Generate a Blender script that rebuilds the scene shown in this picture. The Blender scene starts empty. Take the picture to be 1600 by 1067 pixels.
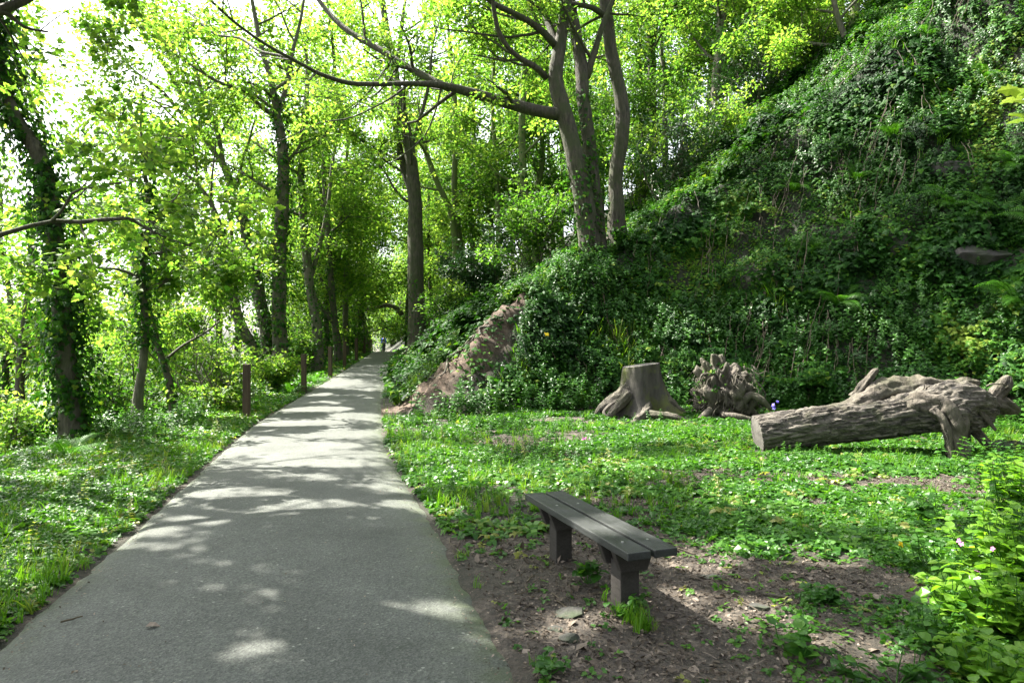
import bpy, bmesh, math
import numpy as np
from math import radians, sin, cos, pi
from mathutils import Vector

# ------------------------------------------------------------------ camera, light, exposure
SC = bpy.context.scene
COL = SC.collection
F = 1067.0; CX = 800.0; CY = 533.5; H = 1.6       # photo focal length in photo pixels, eye height
cam = bpy.data.cameras.new("camera"); cam.lens = 24; cam.sensor_width = 36
cam.clip_start = 0.05; cam.clip_end = 2000
cob = bpy.data.objects.new("camera", cam); COL.objects.link(cob)
cob.location = (0, 0, H); cob.rotation_euler = (radians(90), 0, 0)
SC.camera = cob
S = np.array([-0.52, 0.34, 0.785]); S /= np.linalg.norm(S)          # towards the sun
EL = math.asin(S[2]); AZ = math.atan2(S[0], S[1])
W = bpy.data.worlds.new("World"); SC.world = W; W.use_nodes = True
nt = W.node_tree; bg = nt.nodes["Background"]
sky = nt.nodes.new("ShaderNodeTexSky"); sky.sky_type = 'NISHITA'; sky.sun_disc = False
sky.sun_elevation = EL; sky.sun_rotation = AZ; sky.air_density = 1.0; sky.dust_density = 4.0; sky.ozone_density = 1.0
hs = nt.nodes.new("ShaderNodeHueSaturation"); hs.inputs["Saturation"].default_value = 0.35      # thin bright haze: a nearly white sky
nt.links.new(sky.outputs[0], hs.inputs["Color"]); nt.links.new(hs.outputs[0], bg.inputs[0]); bg.inputs[1].default_value = 0.115
sl = bpy.data.lights.new("sun", 'SUN'); sl.energy = 5.0; sl.angle = radians(0.5); sl.color = (1, 0.95, 0.86)
so = bpy.data.objects.new("sun", sl); COL.objects.link(so)
so.rotation_euler = Vector(S).to_track_quat('Z', 'Y').to_euler(); so.location = (-20, 15, 40)
SC.view_settings.view_transform = 'Standard'; SC.view_settings.look = 'None'
SC.view_settings.exposure = 2.4; SC.view_settings.gamma = 1.0
SC.cycles.max_bounces = 7; SC.cycles.diffuse_bounces = 4; SC.cycles.transmission_bounces = 5
SC.cycles.glossy_bounces = 2; SC.cycles.transparent_max_bounces = 4
SC.cycles.use_denoising = True
SC.cycles.caustics_reflective = False; SC.cycles.caustics_refractive = False

# ------------------------------------------------------------------ numpy helpers
R = np.random.default_rng(7)
def nrm(v): return v / np.maximum(np.linalg.norm(v, axis=-1, keepdims=True), 1e-9)
def _h(i, j, k):
    n = (i * 374761393 + j * 668265263 + k * 2147483647 + 1013904223) & 0xffffffff
    n = ((n ^ (n >> 13)) * 1274126177) & 0xffffffff
    n = ((n ^ (n >> 16)) * 2246822519) & 0xffffffff
    return ((n ^ (n >> 15)) & 0xffff) / 65535.0
def vnoise(x, y, z=0.0):
    x, y, z = np.broadcast_arrays(np.asarray(x, float), np.asarray(y, float), np.asarray(z, float))
    xi, yi, zi = np.floor(x), np.floor(y), np.floor(z)
    fx, fy, fz = x - xi, y - yi, z - zi
    fx, fy, fz = [f * f * (3 - 2 * f) for f in (fx, fy, fz)]
    xi, yi, zi = [a.astype(np.int64) for a in (xi, yi, zi)]
    r = 0
    for a in (0, 1):
        for b in (0, 1):
            for c in (0, 1):
                r = r + _h(xi + a, yi + b, zi + c) * (fx if a else 1 - fx) * (fy if b else 1 - fy) * (fz if c else 1 - fz)
    return r
def fbm(x, y, z=0.0, o=4):
    r = 0; a = 0.5; t = 0
    for k in range(o):
        s = 2.03 ** k
        r = r + a * vnoise(np.asarray(x) * s + 17 * k, np.asarray(y) * s + 5.3 * k, np.asarray(z) * s); t += a; a *= 0.5
    return r / t
def sst(x, a, b):
    t = np.clip((x - a) / (b - a), 0, 1); return t * t * (3 - 2 * t)

def clumpy(X, Y, sc=1.0, lo=.42, hi=.6, sd=0): return sst(fbm(X * sc + sd, Y * sc + 2 * sd, sd), lo, hi)
class Geo:
    """collects vertices and faces (with a tint per face) for ONE mesh"""
    def __init__(s): s.v = []; s.q = []; s.t = []; s.qt = []; s.tt = []; s.n = 0
    def add(s, V, Q=None, T=None, tint=0.5):
        V = np.asarray(V, float).reshape(-1, 3)
        for A, lst, lt, k in ((Q, s.q, s.qt, 4), (T, s.t, s.tt, 3)):
            if A is not None and len(A):
                A = np.asarray(A, np.int64).reshape(-1, k)
                lst.append(A + s.n); lt.append(np.broadcast_to(np.asarray(tint, float), (len(A),)))
        s.v.append(V); s.n += len(V); return s
    def build(s, name, mat, parent=None, smooth=False, origin=None):
        me = bpy.data.meshes.new(name)
        V = np.concatenate(s.v) if s.v else np.zeros((0, 3))
        if origin is not None: V = V - np.asarray(origin)
        Q = np.concatenate(s.q) if s.q else np.zeros((0, 4), np.int64)
        T = np.concatenate(s.t) if s.t else np.zeros((0, 3), np.int64)
        nq, n3 = len(Q), len(T)
        me.vertices.add(len(V)); me.vertices.foreach_set("co", V.astype(np.float32).ravel())
        me.loops.add(nq * 4 + n3 * 3)
        me.loops.foreach_set("vertex_index", np.concatenate([Q.ravel(), T.ravel()]).astype(np.int32))
        me.polygons.add(nq + n3)
        me.polygons.foreach_set("loop_start", np.concatenate([np.arange(nq) * 4, nq * 4 + np.arange(n3) * 3]).astype(np.int32))
        me.polygons.foreach_set("use_smooth", np.full(nq + n3, smooth))
        at = me.attributes.new("tint", 'FLOAT', 'FACE')
        at.data.foreach_set("value", np.concatenate([np.concatenate(s.qt) if s.qt else np.zeros(0), np.concatenate(s.tt) if s.tt else np.zeros(0)]).astype(np.float32))
        me.materials.append(mat); me.update(calc_edges=True)
        o = bpy.data.objects.new(name, me); COL.objects.link(o)
        if parent is not None:
            o.parent = parent
        if origin is not None and parent is None: o.location = origin
        return o
def tag(o, label=None, cat=None, group=None, kind=None):
    if label: o["label"] = label
    if cat: o["category"] = cat
    if group: o["group"] = group
    if kind: o["kind"] = kind
    return o
def empty(name, loc, label, cat, group=None, rz=0.0):
    o = bpy.data.objects.new(name, None); COL.objects.link(o); o.location = tuple(float(a) for a in loc)
    o.rotation_euler = (0, 0, rz); o.empty_display_size = 0.2
    return tag(o, label, cat, group)
def copy_tree(o, parent=None):
    c = o.copy(); COL.objects.link(c); c.parent = parent
    for ch in list(o.children): copy_tree(ch, c)
    return c

def smooth_path(P, n):
    P = np.asarray(P, float); t = np.concatenate([[0], np.cumsum(np.linalg.norm(np.diff(P[:, :3], axis=0), axis=1))])
    m = len(P); tt = np.linspace(0, t[-1], n)
    if m < 3: return np.stack([np.interp(tt, t, P[:, k]) for k in range(P.shape[1])], 1)
    d = np.zeros_like(P)
    d[1:-1] = (P[2:] - P[:-2]) / (t[2:] - t[:-2])[:, None]; d[0] = (P[1] - P[0]) / (t[1] - t[0]); d[-1] = (P[-1] - P[-2]) / (t[-1] - t[-2])
    i = np.clip(np.searchsorted(t, tt, side='right') - 1, 0, m - 2); h = (t[i + 1] - t[i])[:, None]; u = ((tt - t[i])[:, None]) / h
    return (2*u**3 - 3*u**2 + 1) * P[i] + (u**3 - 2*u**2 + u) * h * d[i] + (-2*u**3 + 3*u**2) * P[i+1] + (u**3 - u**2) * h * d[i+1]
def tube(g, pts, rad, sides=8, bump=0.0, bf=3.0, seed=0.0, tint=0.5, cap=True, flute=None, fib=0.0):
    pts = np.asarray(pts, float); n = len(pts); rad = np.broadcast_to(np.asarray(rad, float), (n,))
    t = np.gradient(pts, axis=0); t = nrm(t)
    a = np.array([1.0, 0.13, 0.07]) if abs(t[0][2]) > 0.5 else np.array([0.05, 0.1, 1.0])
    U = np.zeros((n, 3)); u = a - t[0] * (a @ t[0]); u /= np.linalg.norm(u)
    for i in range(n):
        u = u - t[i] * (u @ t[i]); u /= max(np.linalg.norm(u), 1e-6); U[i] = u
    Wv = np.cross(t, U)
    an = np.arange(sides) * 2 * pi / sides
    D = U[:, None] * np.cos(an)[None, :, None] + Wv[:, None] * np.sin(an)[None, :, None]
    rr = np.repeat(rad[:, None], sides, 1)
    if flute is not None: rr = rr * (1 + flute[:, None] * np.cos(an * 5 + seed + 0.6 * np.sin(an * 2))[None])
    if bump:
        Q0 = pts[:, None] + D * rr[..., None]
        rr = rr * (1 + bump * (fbm(Q0[..., 0] * bf + seed, Q0[..., 1] * bf, Q0[..., 2] * bf * 0.5, 3) - 0.5) * 2)
    if fib:
        ln = np.concatenate([[0], np.cumsum(np.linalg.norm(np.diff(pts, axis=0), axis=1))])[:, None]
        rr = rr * (1 - fib * (1 - np.minimum(np.abs(fbm(np.cos(an)[None] * 2.2 + seed, np.sin(an)[None] * 2.2, ln * 2.0, 3) - .5) * 7, 1)) + fib * 1.2 * (fbm(np.cos(an)[None] * 1.1, np.sin(an)[None] * 1.1 + seed, ln * 5, 3) - .5))
    V = (pts[:, None] + D * rr[..., None]).reshape(-1, 3)
    i = np.arange(n - 1)[:, None] * sides; j = np.arange(sides)[None]; k = (j + 1) % sides
    Q = np.stack([i + j, i + k, i + sides + k, i + sides + j], -1).reshape(-1, 4)
    T = None
    if cap:
        V = np.concatenate([V, pts[:1], pts[-1:]]); b = n * sides; jj = np.arange(sides); kk = (jj + 1) % sides
        T = np.concatenate([np.stack([np.full(sides, b), kk, jj], 1), np.stack([np.full(sides, b + 1), (n - 1) * sides + jj, (n - 1) * sides + kk], 1)])
    g.add(V, Q, T, tint)

# leaf / plant templates: x = along the leaf, y = across, z = up ------------------------------------------
def T_rhomb(): return (np.array([[0,0,0],[.42,.30,.05],[1,0,-.06],[.42,-.30,.05]]), np.array([[0,1,2,3]]), None)
def T_leaf(w=.33, fold=.10, droop=.12):
    return (np.array([[0,0,0],[.25,w*.85,fold],[.62,w*.8,fold*.8-droop*.3],[1,0,-droop],[.62,-w*.8,fold*.8-droop*.3],[.25,-w*.85,fold],[.5,0,0.0]]),
            np.array([[0,6,2,1],[0,5,4,6]]), np.array([[6,3,2],[6,4,3]]))
def T_maple():
    r = [(0,.0),(-.12,.22),(.10,.36),(.22,.62),(.40,.34),(.60,.42),(.70,.22),(1.0,0)]
    pts = [(x, y) for x, y in r] + [(x, -y) for x, y in r[-2:0:-1]]
    V = np.array([[x, y, -.15*abs(y) - .12*max(x-.4,0)] for x, y in pts] + [[.35,0,.05]]); n = len(pts)
    return (V, None, np.array([[n, i, (i+1) % n] for i in range(n)]))
def T_ivy():
    pts = [(0,0),(-.12,.30),(.22,.52),(.42,.30),(1,0),(.42,-.30),(.22,-.52),(-.12,-.30)]
    V = np.array([[x, y, -.12*abs(y)] for x, y in pts] + [[.28,0,.05]]); n = 8
    return (V, None, np.array([[n, i, (i+1) % n] for i in range(n)]))
def inst(g, T, P, Fr, s, tint):
    """place template T at points P with frames Fr (N,3,3 rows = axes) and sizes s"""
    Vt, Q, Tr = T; N = len(P); k = len(Vt)
    if N == 0: return
    s = np.broadcast_to(np.asarray(s, float), (N,)); tint = np.broadcast_to(np.asarray(tint, float), (N,))
    V = (P[:, None] + s[:, None, None] * np.einsum('kc,ncd->nkd', Vt, Fr)).reshape(-1, 3)
    off = (np.arange(N) * k)[:, None, None]
    n0 = g.n
    g.v.append(V); g.n += len(V)
    if Q is not None: g.q.append((Q[None] + off).reshape(-1, 4) + n0); g.qt.append(np.repeat(tint, len(Q)))
    if Tr is not None: g.t.append((Tr[None] + off).reshape(-1, 3) + n0); g.tt.append(np.repeat(tint, len(Tr)))
def frames(n, up=None, tilt=0.4, along=None, rng=R):
    z = np.tile([0., 0, 1], (n, 1)) if up is None else np.broadcast_to(up, (n, 3))
    z = nrm(z + tilt * rng.normal(size=(n, 3)))
    x = rng.normal(size=(n, 3)) if along is None else np.broadcast_to(along, (n, 3)) + 0.25 * rng.normal(size=(n, 3))
    x = nrm(x - z * np.sum(x * z, 1, keepdims=True))
    return np.stack([x, np.cross(z, x), z], 1)
def yaw_frames(n, tilt=0.12, rng=R):
    return frames(n, None, tilt, rng=rng)

# ------------------------------------------------------------------ materials
def mat(name):
    m = bpy.data.materials.new(name); m.use_nodes = True
    t = m.node_tree; return m, t, t.nodes["Principled BSDF"], t.nodes["Material Output"]
def N(t, ty, **kw):
    n = t.nodes.new(ty)
    for k, v in kw.items():
        if k.startswith('_'): setattr(n, k[1:], v)
        else: n.inputs[k].default_value = v
    return n
def ramp(t, stops):
    r = t.nodes.new("ShaderNodeValToRGB"); e = r.color_ramp.elements
    while len(e) < len(stops): e.new(0.5)
    for i, (p, c) in enumerate(stops): e[i].position = p; e[i].color = (*c, 1) if len(c) == 3 else c
    return r
def leaf_mat(name, stops, trans=0.45, tb=(1.7, 1.75, 0.7), rough=0.5, spec=0.25):
    m, t, b, o = mat(name)
    a = N(t, "ShaderNodeAttribute", _attribute_name="tint")
    r = ramp(t, stops); t.links.new(a.outputs["Fac"], r.inputs[0])
    t.links.new(r.outputs[0], b.inputs["Base Color"]); b.inputs["Roughness"].default_value = rough
    b.inputs["Specular IOR Level"].default_value = spec
    mx = N(t, "ShaderNodeMix", _data_type='RGBA', _blend_type='MULTIPLY'); mx.inputs["Factor"].default_value = 1
    mx.clamp_result = False
    t.links.new(r.outputs[0], mx.inputs["A"]); mx.inputs["B"].default_value = (*tb, 1)
    tr = N(t, "ShaderNodeBsdfTranslucent"); t.links.new(mx.outputs["Result"], tr.inputs[0])
    ms = N(t, "ShaderNodeMixShader"); ms.inputs[0].default_value = trans
    t.links.new(b.outputs[0], ms.inputs[1]); t.links.new(tr.outputs[0], ms.inputs[2]); t.links.new(ms.outputs[0], o.inputs[0])
    return m
def bark_mat(name, c1, c2, moss=(.07, .10, .02), mossy=0.4, scale=6.0, stretch=0.25, bump=0.5, lo=.42, hi=.6):
    m, t, b, o = mat(name)
    tc = N(t, "ShaderNodeTexCoord"); mp = N(t, "ShaderNodeMapping"); mp.inputs["Scale"].default_value = (1, 1, stretch)
    t.links.new(tc.outputs["Object"], mp.inputs[0])
    n1 = N(t, "ShaderNodeTexNoise", Scale=scale, Detail=8.0, Roughness=.65); t.links.new(mp.outputs[0], n1.inputs["Vector"])
    r = ramp(t, [(.3, c1), (.7, c2)]); t.links.new(n1.outputs[0], r.inputs[0])
    n2 = N(t, "ShaderNodeTexNoise", Scale=1.7, Detail=5.0, Roughness=.7); t.links.new(tc.outputs["Object"], n2.inputs["Vector"])
    r2 = ramp(t, [(lo, (0, 0, 0)), (hi, (mossy,) * 3)]); t.links.new(n2.outputs[0], r2.inputs[0])
    mx = N(t, "ShaderNodeMix", _data_type='RGBA'); t.links.new(r2.outputs[0], mx.inputs["Factor"])
    t.links.new(r.outputs[0], mx.inputs["A"]); mx.inputs["B"].default_value = (*moss, 1)
    t.links.new(mx.outputs["Result"], b.inputs["Base Color"]); b.inputs["Roughness"].default_value = .85
    bp = N(t, "ShaderNodeBump", Strength=bump, Distance=.05); t.links.new(n1.outputs[0], bp.inputs["Height"]); t.links.new(bp.outputs[0], b.inputs["Normal"])
    return m
def plain_mat(name, c1, c2=None, rough=.7, scale=20.0, spec=.3, bump=0.0, metal=0.0):
    m, t, b, o = mat(name)
    tc = N(t, "ShaderNodeTexCoord")
    n1 = N(t, "ShaderNodeTexNoise", Scale=scale, Detail=6.0, Roughness=.6); t.links.new(tc.outputs["Object"], n1.inputs["Vector"])
    r = ramp(t, [(.3, c1), (.7, c2 or c1)]); t.links.new(n1.outputs[0], r.inputs[0]); t.links.new(r.outputs[0], b.inputs["Base Color"])
    b.inputs["Roughness"].default_value = rough; b.inputs["Specular IOR Level"].default_value = spec; b.inputs["Metallic"].default_value = metal
    if bump:
        bp = N(t, "ShaderNodeBump", Strength=bump, Distance=.01); t.links.new(n1.outputs[0], bp.inputs["Height"]); t.links.new(bp.outputs[0], b.inputs["Normal"])
    return m
M = {}
M['fresh'] = leaf_mat("leaf_fresh", [(0, (.034, .10, .010)), (.5, (.09, .185, .022)), (1, (.22, .30, .05))], .6, tb=(2.1, 2.05, 1.35))
M['mid'] = leaf_mat("leaf_mid", [(0, (.018, .065, .007)), (.5, (.045, .12, .014)), (1, (.12, .21, .035))], .5, tb=(2.1, 2.05, 1.2))
M['yellow'] = leaf_mat("leaf_yellow", [(0, (.10, .20, .008)), (.5, (.16, .26, .01)), (1, (.24, .32, .015))], .6)
M['ivy'] = leaf_mat("leaf_ivy", [(0, (.007, .028, .005)), (.5, (.022, .082, .009)), (.85, (.06, .155, .013)), (1, (.13, .19, .022))], .3, rough=.55, spec=.12)
M['holly'] = leaf_mat("leaf_holly", [(0, (.012, .042, .012)), (1, (.03, .09, .018))], .15, rough=.3, spec=.5)
M['herb'] = leaf_mat("leaf_herb", [(0, (.018, .065, .010)), (.5, (.04, .125, .016)), (.9, (.085, .20, .024)), (1, (.2, .22, .06))], .42, rough=.4, spec=.28)
M['nettle'] = leaf_mat("leaf_nettle", [(0, (.016, .058, .009)), (.6, (.036, .115, .015)), (1, (.08, .20, .03))], .38, rough=.38, spec=.34)
M['grass'] = leaf_mat("grass_blade", [(0, (.04, .12, .008)), (.6, (.075, .19, .011)), (1, (.16, .23, .035))], .4)
M['fern'] = leaf_mat("fern_green", [(0, (.03, .12, .008)), (1, (.07, .20, .014))], .45)
M['bark'] = bark_mat("bark_grey", (.014, .012, .008), (.105, .09, .064), moss=(.04, .055, .014), mossy=.75, scale=16, stretch=.22, bump=1.0)
M['barkd'] = bark_mat("bark_dark", (.035, .031, .023), (.17, .15, .11), moss=(.05, .07, .018), mossy=.6, scale=14, stretch=.25, bump=.9)
M['barkm'] = bark_mat("bark_mossy", (.06, .06, .03), (.14, .14, .07), moss=(.08, .12, .02), mossy=.9, lo=.3, hi=.55)
M['rock'] = bark_mat("rock", (.016, .015, .014), (.075, .07, .062), moss=(.02, .035, .008), mossy=.85, scale=5, stretch=1.8, bump=.7)
M['timber'] = bark_mat("post_timber", (.04, .026, .016), (.10, .062, .04), mossy=.15, scale=14, stretch=.12, bump=.4)
M['root'] = bark_mat("root_wood", (.014, .011, .008), (.15, .128, .1), moss=(.05, .055, .02), mossy=.5, scale=12, stretch=.45, bump=1.0)
M['vine'] = plain_mat("vine_stem", (.035, .027, .016), (.11, .09, .055), scale=8)
M['litter'] = leaf_mat("dead_leaf", [(0, (.03, .024, .018)), (.5, (.085, .068, .05)), (1, (.24, .20, .16))], .1, tb=(1.2, 1, .7), rough=.7, spec=.2)

# ------------------------------------------------------------------ the lie of the land
_y = np.linspace(-15, 130, 1451)
def _curve(pts):
    p = np.array(pts, float); v = np.interp(_y, p[:, 0], p[:, 1]); k = np.exp(-np.linspace(-2, 2, 25) ** 2); k /= k.sum()
    w = np.convolve(np.pad(v, 12, mode='reflect', reflect_type='odd'), k, mode='valid'); return w
XR = _curve([(-15, 4.3), (0, .92), (3.2, .075), (4.47, -.27), (5.76, -.59), (7.54, -1.13), (10.25, -1.87), (13, -2.43), (16.8, -3.2), (25, -4.5), (43, -7.1), (60, -10), (80, -14), (100, -19.5), (130, -30)])
XL = _curve([(-15, 1.2), (0, -2.0), (3.58, -2.69), (4.93, -3.0), (6.93, -3.5), (9.67, -4.17), (13, -4.95), (16, -5.4), (20, -5.95), (25, -6.5), (30, -7.05), (35, -7.65), (43, -8.95), (50, -10.2), (60, -12.2), (80, -16.5), (100, -22), (130, -33)])
ZP = _curve([(-15, 0), (13, 0), (20, .13), (25, .31), (29, .5), (35, .72), (43, .85), (50, .82), (59, .70), (76, .38), (100, 0), (130, -.3)])
xr = lambda Y: np.interp(Y, _y, XR); xl = lambda Y: np.interp(Y, _y, XL); zp = lambda Y: np.interp(Y, _y, ZP)
YF = np.array([(-30, 13.3), (-2.6, 13.4), (-1.5, 14.0), (0, 14.8), (3, 15.9), (5, 15.6), (7, 14.7), (9, 13.4), (11, 11.6), (13, 8.8), (15, 4.5), (16, 0), (17, -8), (18.5, -20), (60, -20)])
def yfoot(X): return np.interp(X, YF[:, 0], YF[:, 1])
def hill_a(X, Y):
    sl_ = (yfoot(X + .6) - yfoot(X - .6)) / 1.2
    return (Y - yfoot(X)) / np.sqrt(1 + sl_ ** 2)
def ground(X, Y, detail=True):
    X = np.asarray(X, float); Y = np.asarray(Y, float)
    base = zp(Y)
    # river side
    wv = np.interp(Y, [-10, 11, 16, 22, 60], [3.4, 3.2, 2.4, 1.5, 1.4])
    l = xl(Y) - X - wv
    z = base - 0.62 * (np.sqrt(l * l + .5) + l) * .5
    z = np.maximum(z, -6.0) + 14 * sst(-X, 95, 190)
    # hill
    a = hill_a(X, Y); ap = np.maximum(a, 0)
    k = np.interp(X, [-3, 0, 2.4, 5.8, 9, 12.7, 15], [1.3, 1.2, 1.5, 1.55, 2.1, 3.0, 3.2])
    b = X - xr(Y) - .3; bp_ = np.maximum(b, 0)
    A = k * ap * ap / (ap + np.interp(X, [-3, -1, 1, 9], [.3, .5, 1.0, 1.1]))
    B = .92 * bp_ * bp_ / (bp_ + .25) - .40 * np.maximum(bp_ - 2.5, 0) + .36 * np.maximum(bp_ - 9, 0)
    B = np.minimum(B, 9 + .5 * np.sqrt(np.maximum(B, 0)) + .35 * B)
    B = B * np.interp(Y, [10, 30, 60, 130], [1, 1, .9, .8])
    kk = .35; h = np.clip(.5 + .5 * (B - A) / kk, 0, 1); hl = B * (1 - h) + A * h - kk * h * (1 - h) * .6
    hl = np.maximum(hl, 0)
    if detail:
        n = fbm(X * .55 + 3, Y * .55, hl * .35) - .5; n2 = fbm(X * 2.1, Y * 2.1, hl * 1.2, 3) - .5
        hl = hl + sst(hl, .2, 2.0) * (1.5 * n + .35 * n2) * (.3 + .7 * sst(X, -1.5, 3))
        z = z + (fbm(X * .8, Y * .8 + 9) - .5) * .10 * sst(np.maximum(xl(Y) - X, X - xr(Y)), .1, 1.2)
    # the strip under the path lies just below the asphalt sheet, edges rise a little over it
    inpath = np.minimum(X - xl(Y), xr(Y) - X)
    z = np.where(inpath > .13, base - .04, z + .006 + .022 * sst(-inpath, -.12, .12) + .02 * (fbm(X * 6, Y * 6) - .5))
    return z + np.maximum(hl, 0)
def P3(px, py, d): return np.array([(px - CX) / F * d, d, H - (py - CY) / F * d])
def G(px, py):
    """where the photo pixel's ray meets the ground"""
    Y = np.arange(2.0, 110, .04); X = (px - CX) / F * Y; Z = H - (py - CY) / F * Y
    i = np.nonzero(Z < ground(X, Y))[0]
    i = i[0] if len(i) else len(Y) - 1
    return np.array([X[i], Y[i], ground(X[i], Y[i])])

def dirt(X, Y):
    """0..1 how bare the ground is"""
    d = 1 - sst(np.abs(X - xr(Y) - 1.0), .6, 1.7)
    d = d * (1 - sst(Y, 5.2, 6.6)) * (X > xr(Y) - .2)
    e = 1 - sst(np.hypot((X - 5.4) / 1.6, (Y - 7.6) / .7), .5, 1.2)
    e2 = 1 - sst(np.hypot((X - 2.0) / .8, (Y - 4.6) / .6), .3, 1.2)
    n = fbm(X * 1.3, Y * 1.3 + 30)
    return np.clip(np.maximum(np.maximum(d, e), e2 * .9) + (n - .5) * 1.5 * sst(d + e + e2, .05, .4), 0, 1)
MUDL = np.array([(.2, 17.9, .25), (-.4, 17.2, .55), (-1.1, 16.4, 1.0), (-1.75, 15.8, 1.15), (-2.3, 15.3, 1.05), (-2.75, 14.9, .8), (-2.95, 14.6, .42), (-2.95, 13.9, .3)])
def mud(X, Y):
    """bare earth of the eroded nose of the bank"""
    X = np.asarray(X, float); Y = np.asarray(Y, float); full = np.zeros(X.shape); sel = (X > -5) & (X < 1.6) & (Y > 12.5) & (Y < 20)
    if not sel.any(): return full
    X, Y = X[sel], Y[sel]; m = np.zeros(X.shape); wob = (fbm(X * 2.5, Y * 2.5) - .5) * .7
    for (x0, y0, w0), (x1, y1, w1) in zip(MUDL[:-1], MUDL[1:]):
        L2 = (x1 - x0) ** 2 + (y1 - y0) ** 2 + 1e-6; t = np.clip(((X - x0) * (x1 - x0) + (Y - y0) * (y1 - y0)) / L2, 0, 1)
        m = np.maximum(m, 1 - sst(np.hypot(X - x0 - t * (x1 - x0), Y - y0 - t * (y1 - y0)) / (w0 + t * (w1 - w0)) + wob, .6, 1.15))
    full[sel] = m; return full

# terrain sheet
gx = np.concatenate([np.linspace(-900, -200, 10)[:-1], np.linspace(-200, -20, 60)[:-1], np.linspace(-20, -9, 45)[:-1], np.linspace(-9, 17, 230)[:-1], np.linspace(17, 60, 60)[:-1], np.linspace(60, 900, 12)])
gy = np.concatenate([np.linspace(-300, -12, 14)[:-1], np.linspace(-12, 2, 40)[:-1], np.linspace(2, 26, 220)[:-1], np.linspace(26, 70, 140)[:-1], np.linspace(70, 125, 60)[:-1], np.linspace(125, 900, 14)])
GX, GY = np.meshgrid(gx, gy); GZ = ground(GX, np.clip(GY, -14, 128))
GZ = GZ + mud(GX, GY) * (GZ > .15) * ((np.abs(fbm(GX * 1.8, GY * 1.8, GZ * 2.2, 4) - .5) - .12) * 1.15 + (np.floor(GZ * 3 + 1.5 * fbm(GX * 1.5, GY * 1.5)) / 3 - GZ) * .15 - .02)
g = Geo(); nx, ny = len(gx), len(gy)
ii = (np.arange(ny - 1)[:, None] * nx + np.arange(nx - 1)[None]).ravel()
g.add(np.stack([GX, GY, GZ], -1).reshape(-1, 3), np.stack([ii, ii + 1, ii + nx + 1, ii + nx], 1))
m, t, b_, o_ = mat("earth")
tc = N(t, "ShaderNodeTexCoord")
n1 = N(t, "ShaderNodeTexNoise", Scale=9.0, Detail=10.0, Roughness=.7); t.links.new(tc.outputs["Object"], n1.inputs["Vector"])
n2 = N(t, "ShaderNodeTexNoise", Scale=60.0, Detail=4.0, Roughness=.7); t.links.new(tc.outputs["Object"], n2.inputs["Vector"])
v1 = N(t, "ShaderNodeTexVoronoi", Scale=55.0); t.links.new(tc.outputs["Object"], v1.inputs["Vector"])
rr = ramp(t, [(.3, (.024, .020, .015)), (.52, (.068, .057, .045)), (.75, (.17, .148, .12))]); t.links.new(n1.outputs[0], rr.inputs[0])
ra = ramp(t, [(.0, (.35, .35, .35)), (1, (1.7, 1.6, 1.5))]); t.links.new(v1.outputs["Color"], ra.inputs[0])
mm = N(t, "ShaderNodeMix", _data_type='RGBA', _blend_type='MULTIPLY'); mm.inputs["Factor"].default_value = .8; mm.clamp_result = False
t.links.new(rr.outputs[0], mm.inputs["A"]); t.links.new(ra.outputs[0], mm.inputs["B"])
at = N(t, "ShaderNodeAttribute", _attribute_name="mud")
rm = ramp(t, [(.3, (.022, .014, .009)), (.48, (.085, .056, .037)), (.7, (.21, .155, .11))]); t.links.new(n1.outputs[0], rm.inputs[0])
mx = N(t, "ShaderNodeMix", _data_type='RGBA'); t.links.new(at.outputs["Fac"], mx.inputs["Factor"])
t.links.new(mm.outputs["Result"], mx.inputs["A"]); t.links.new(rm.outputs[0], mx.inputs["B"])
ag = N(t, "ShaderNodeAttribute", _attribute_name="green")
mg = N(t, "ShaderNodeMix", _data_type='RGBA'); t.links.new(ag.outputs["Fac"], mg.inputs["Factor"])
t.links.new(mx.outputs["Result"], mg.inputs["A"])
rg = ramp(t, [(.3, (.007, .010, .004)), (.7, (.022, .028, .010))]); t.links.new(n2.outputs[0], rg.inputs[0]); t.links.new(rg.outputs[0], mg.inputs["B"])
t.links.new(mg.outputs["Result"], b_.inputs["Base Color"]); b_.inputs["Roughness"].default_value = .9
ad = N(t, "ShaderNodeMath", _operation='ADD'); t.links.new(n1.outputs[0], ad.inputs[0]); t.links.new(n2.outputs[0], ad.inputs[1])
bp = N(t, "ShaderNodeBump", Strength=.8, Distance=.04); t.links.new(ad.outputs[0], bp.inputs["Height"]); t.links.new(bp.outputs[0], b_.inputs["Normal"])
M['earth'] = m
terr = tag(g.build("terrain", M['earth'], smooth=True), kind="structure")
mu = mud(GX, GY).ravel(); gr = ((1 - np.maximum(dirt(GX, GY), (GZ < .5) * .8 * clumpy(GX, GY, .9, .50, .57, 71))) * (1 - mud(GX, GY)) * ((.7 + .28 * sst(GZ, .3, .8)))).ravel()
for nm, arr in (("mud", mu), ("green", gr)):
    a_ = terr.data.attributes.new(nm, 'FLOAT', 'POINT'); a_.data.foreach_set("value", arr.astype(np.float32))

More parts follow.
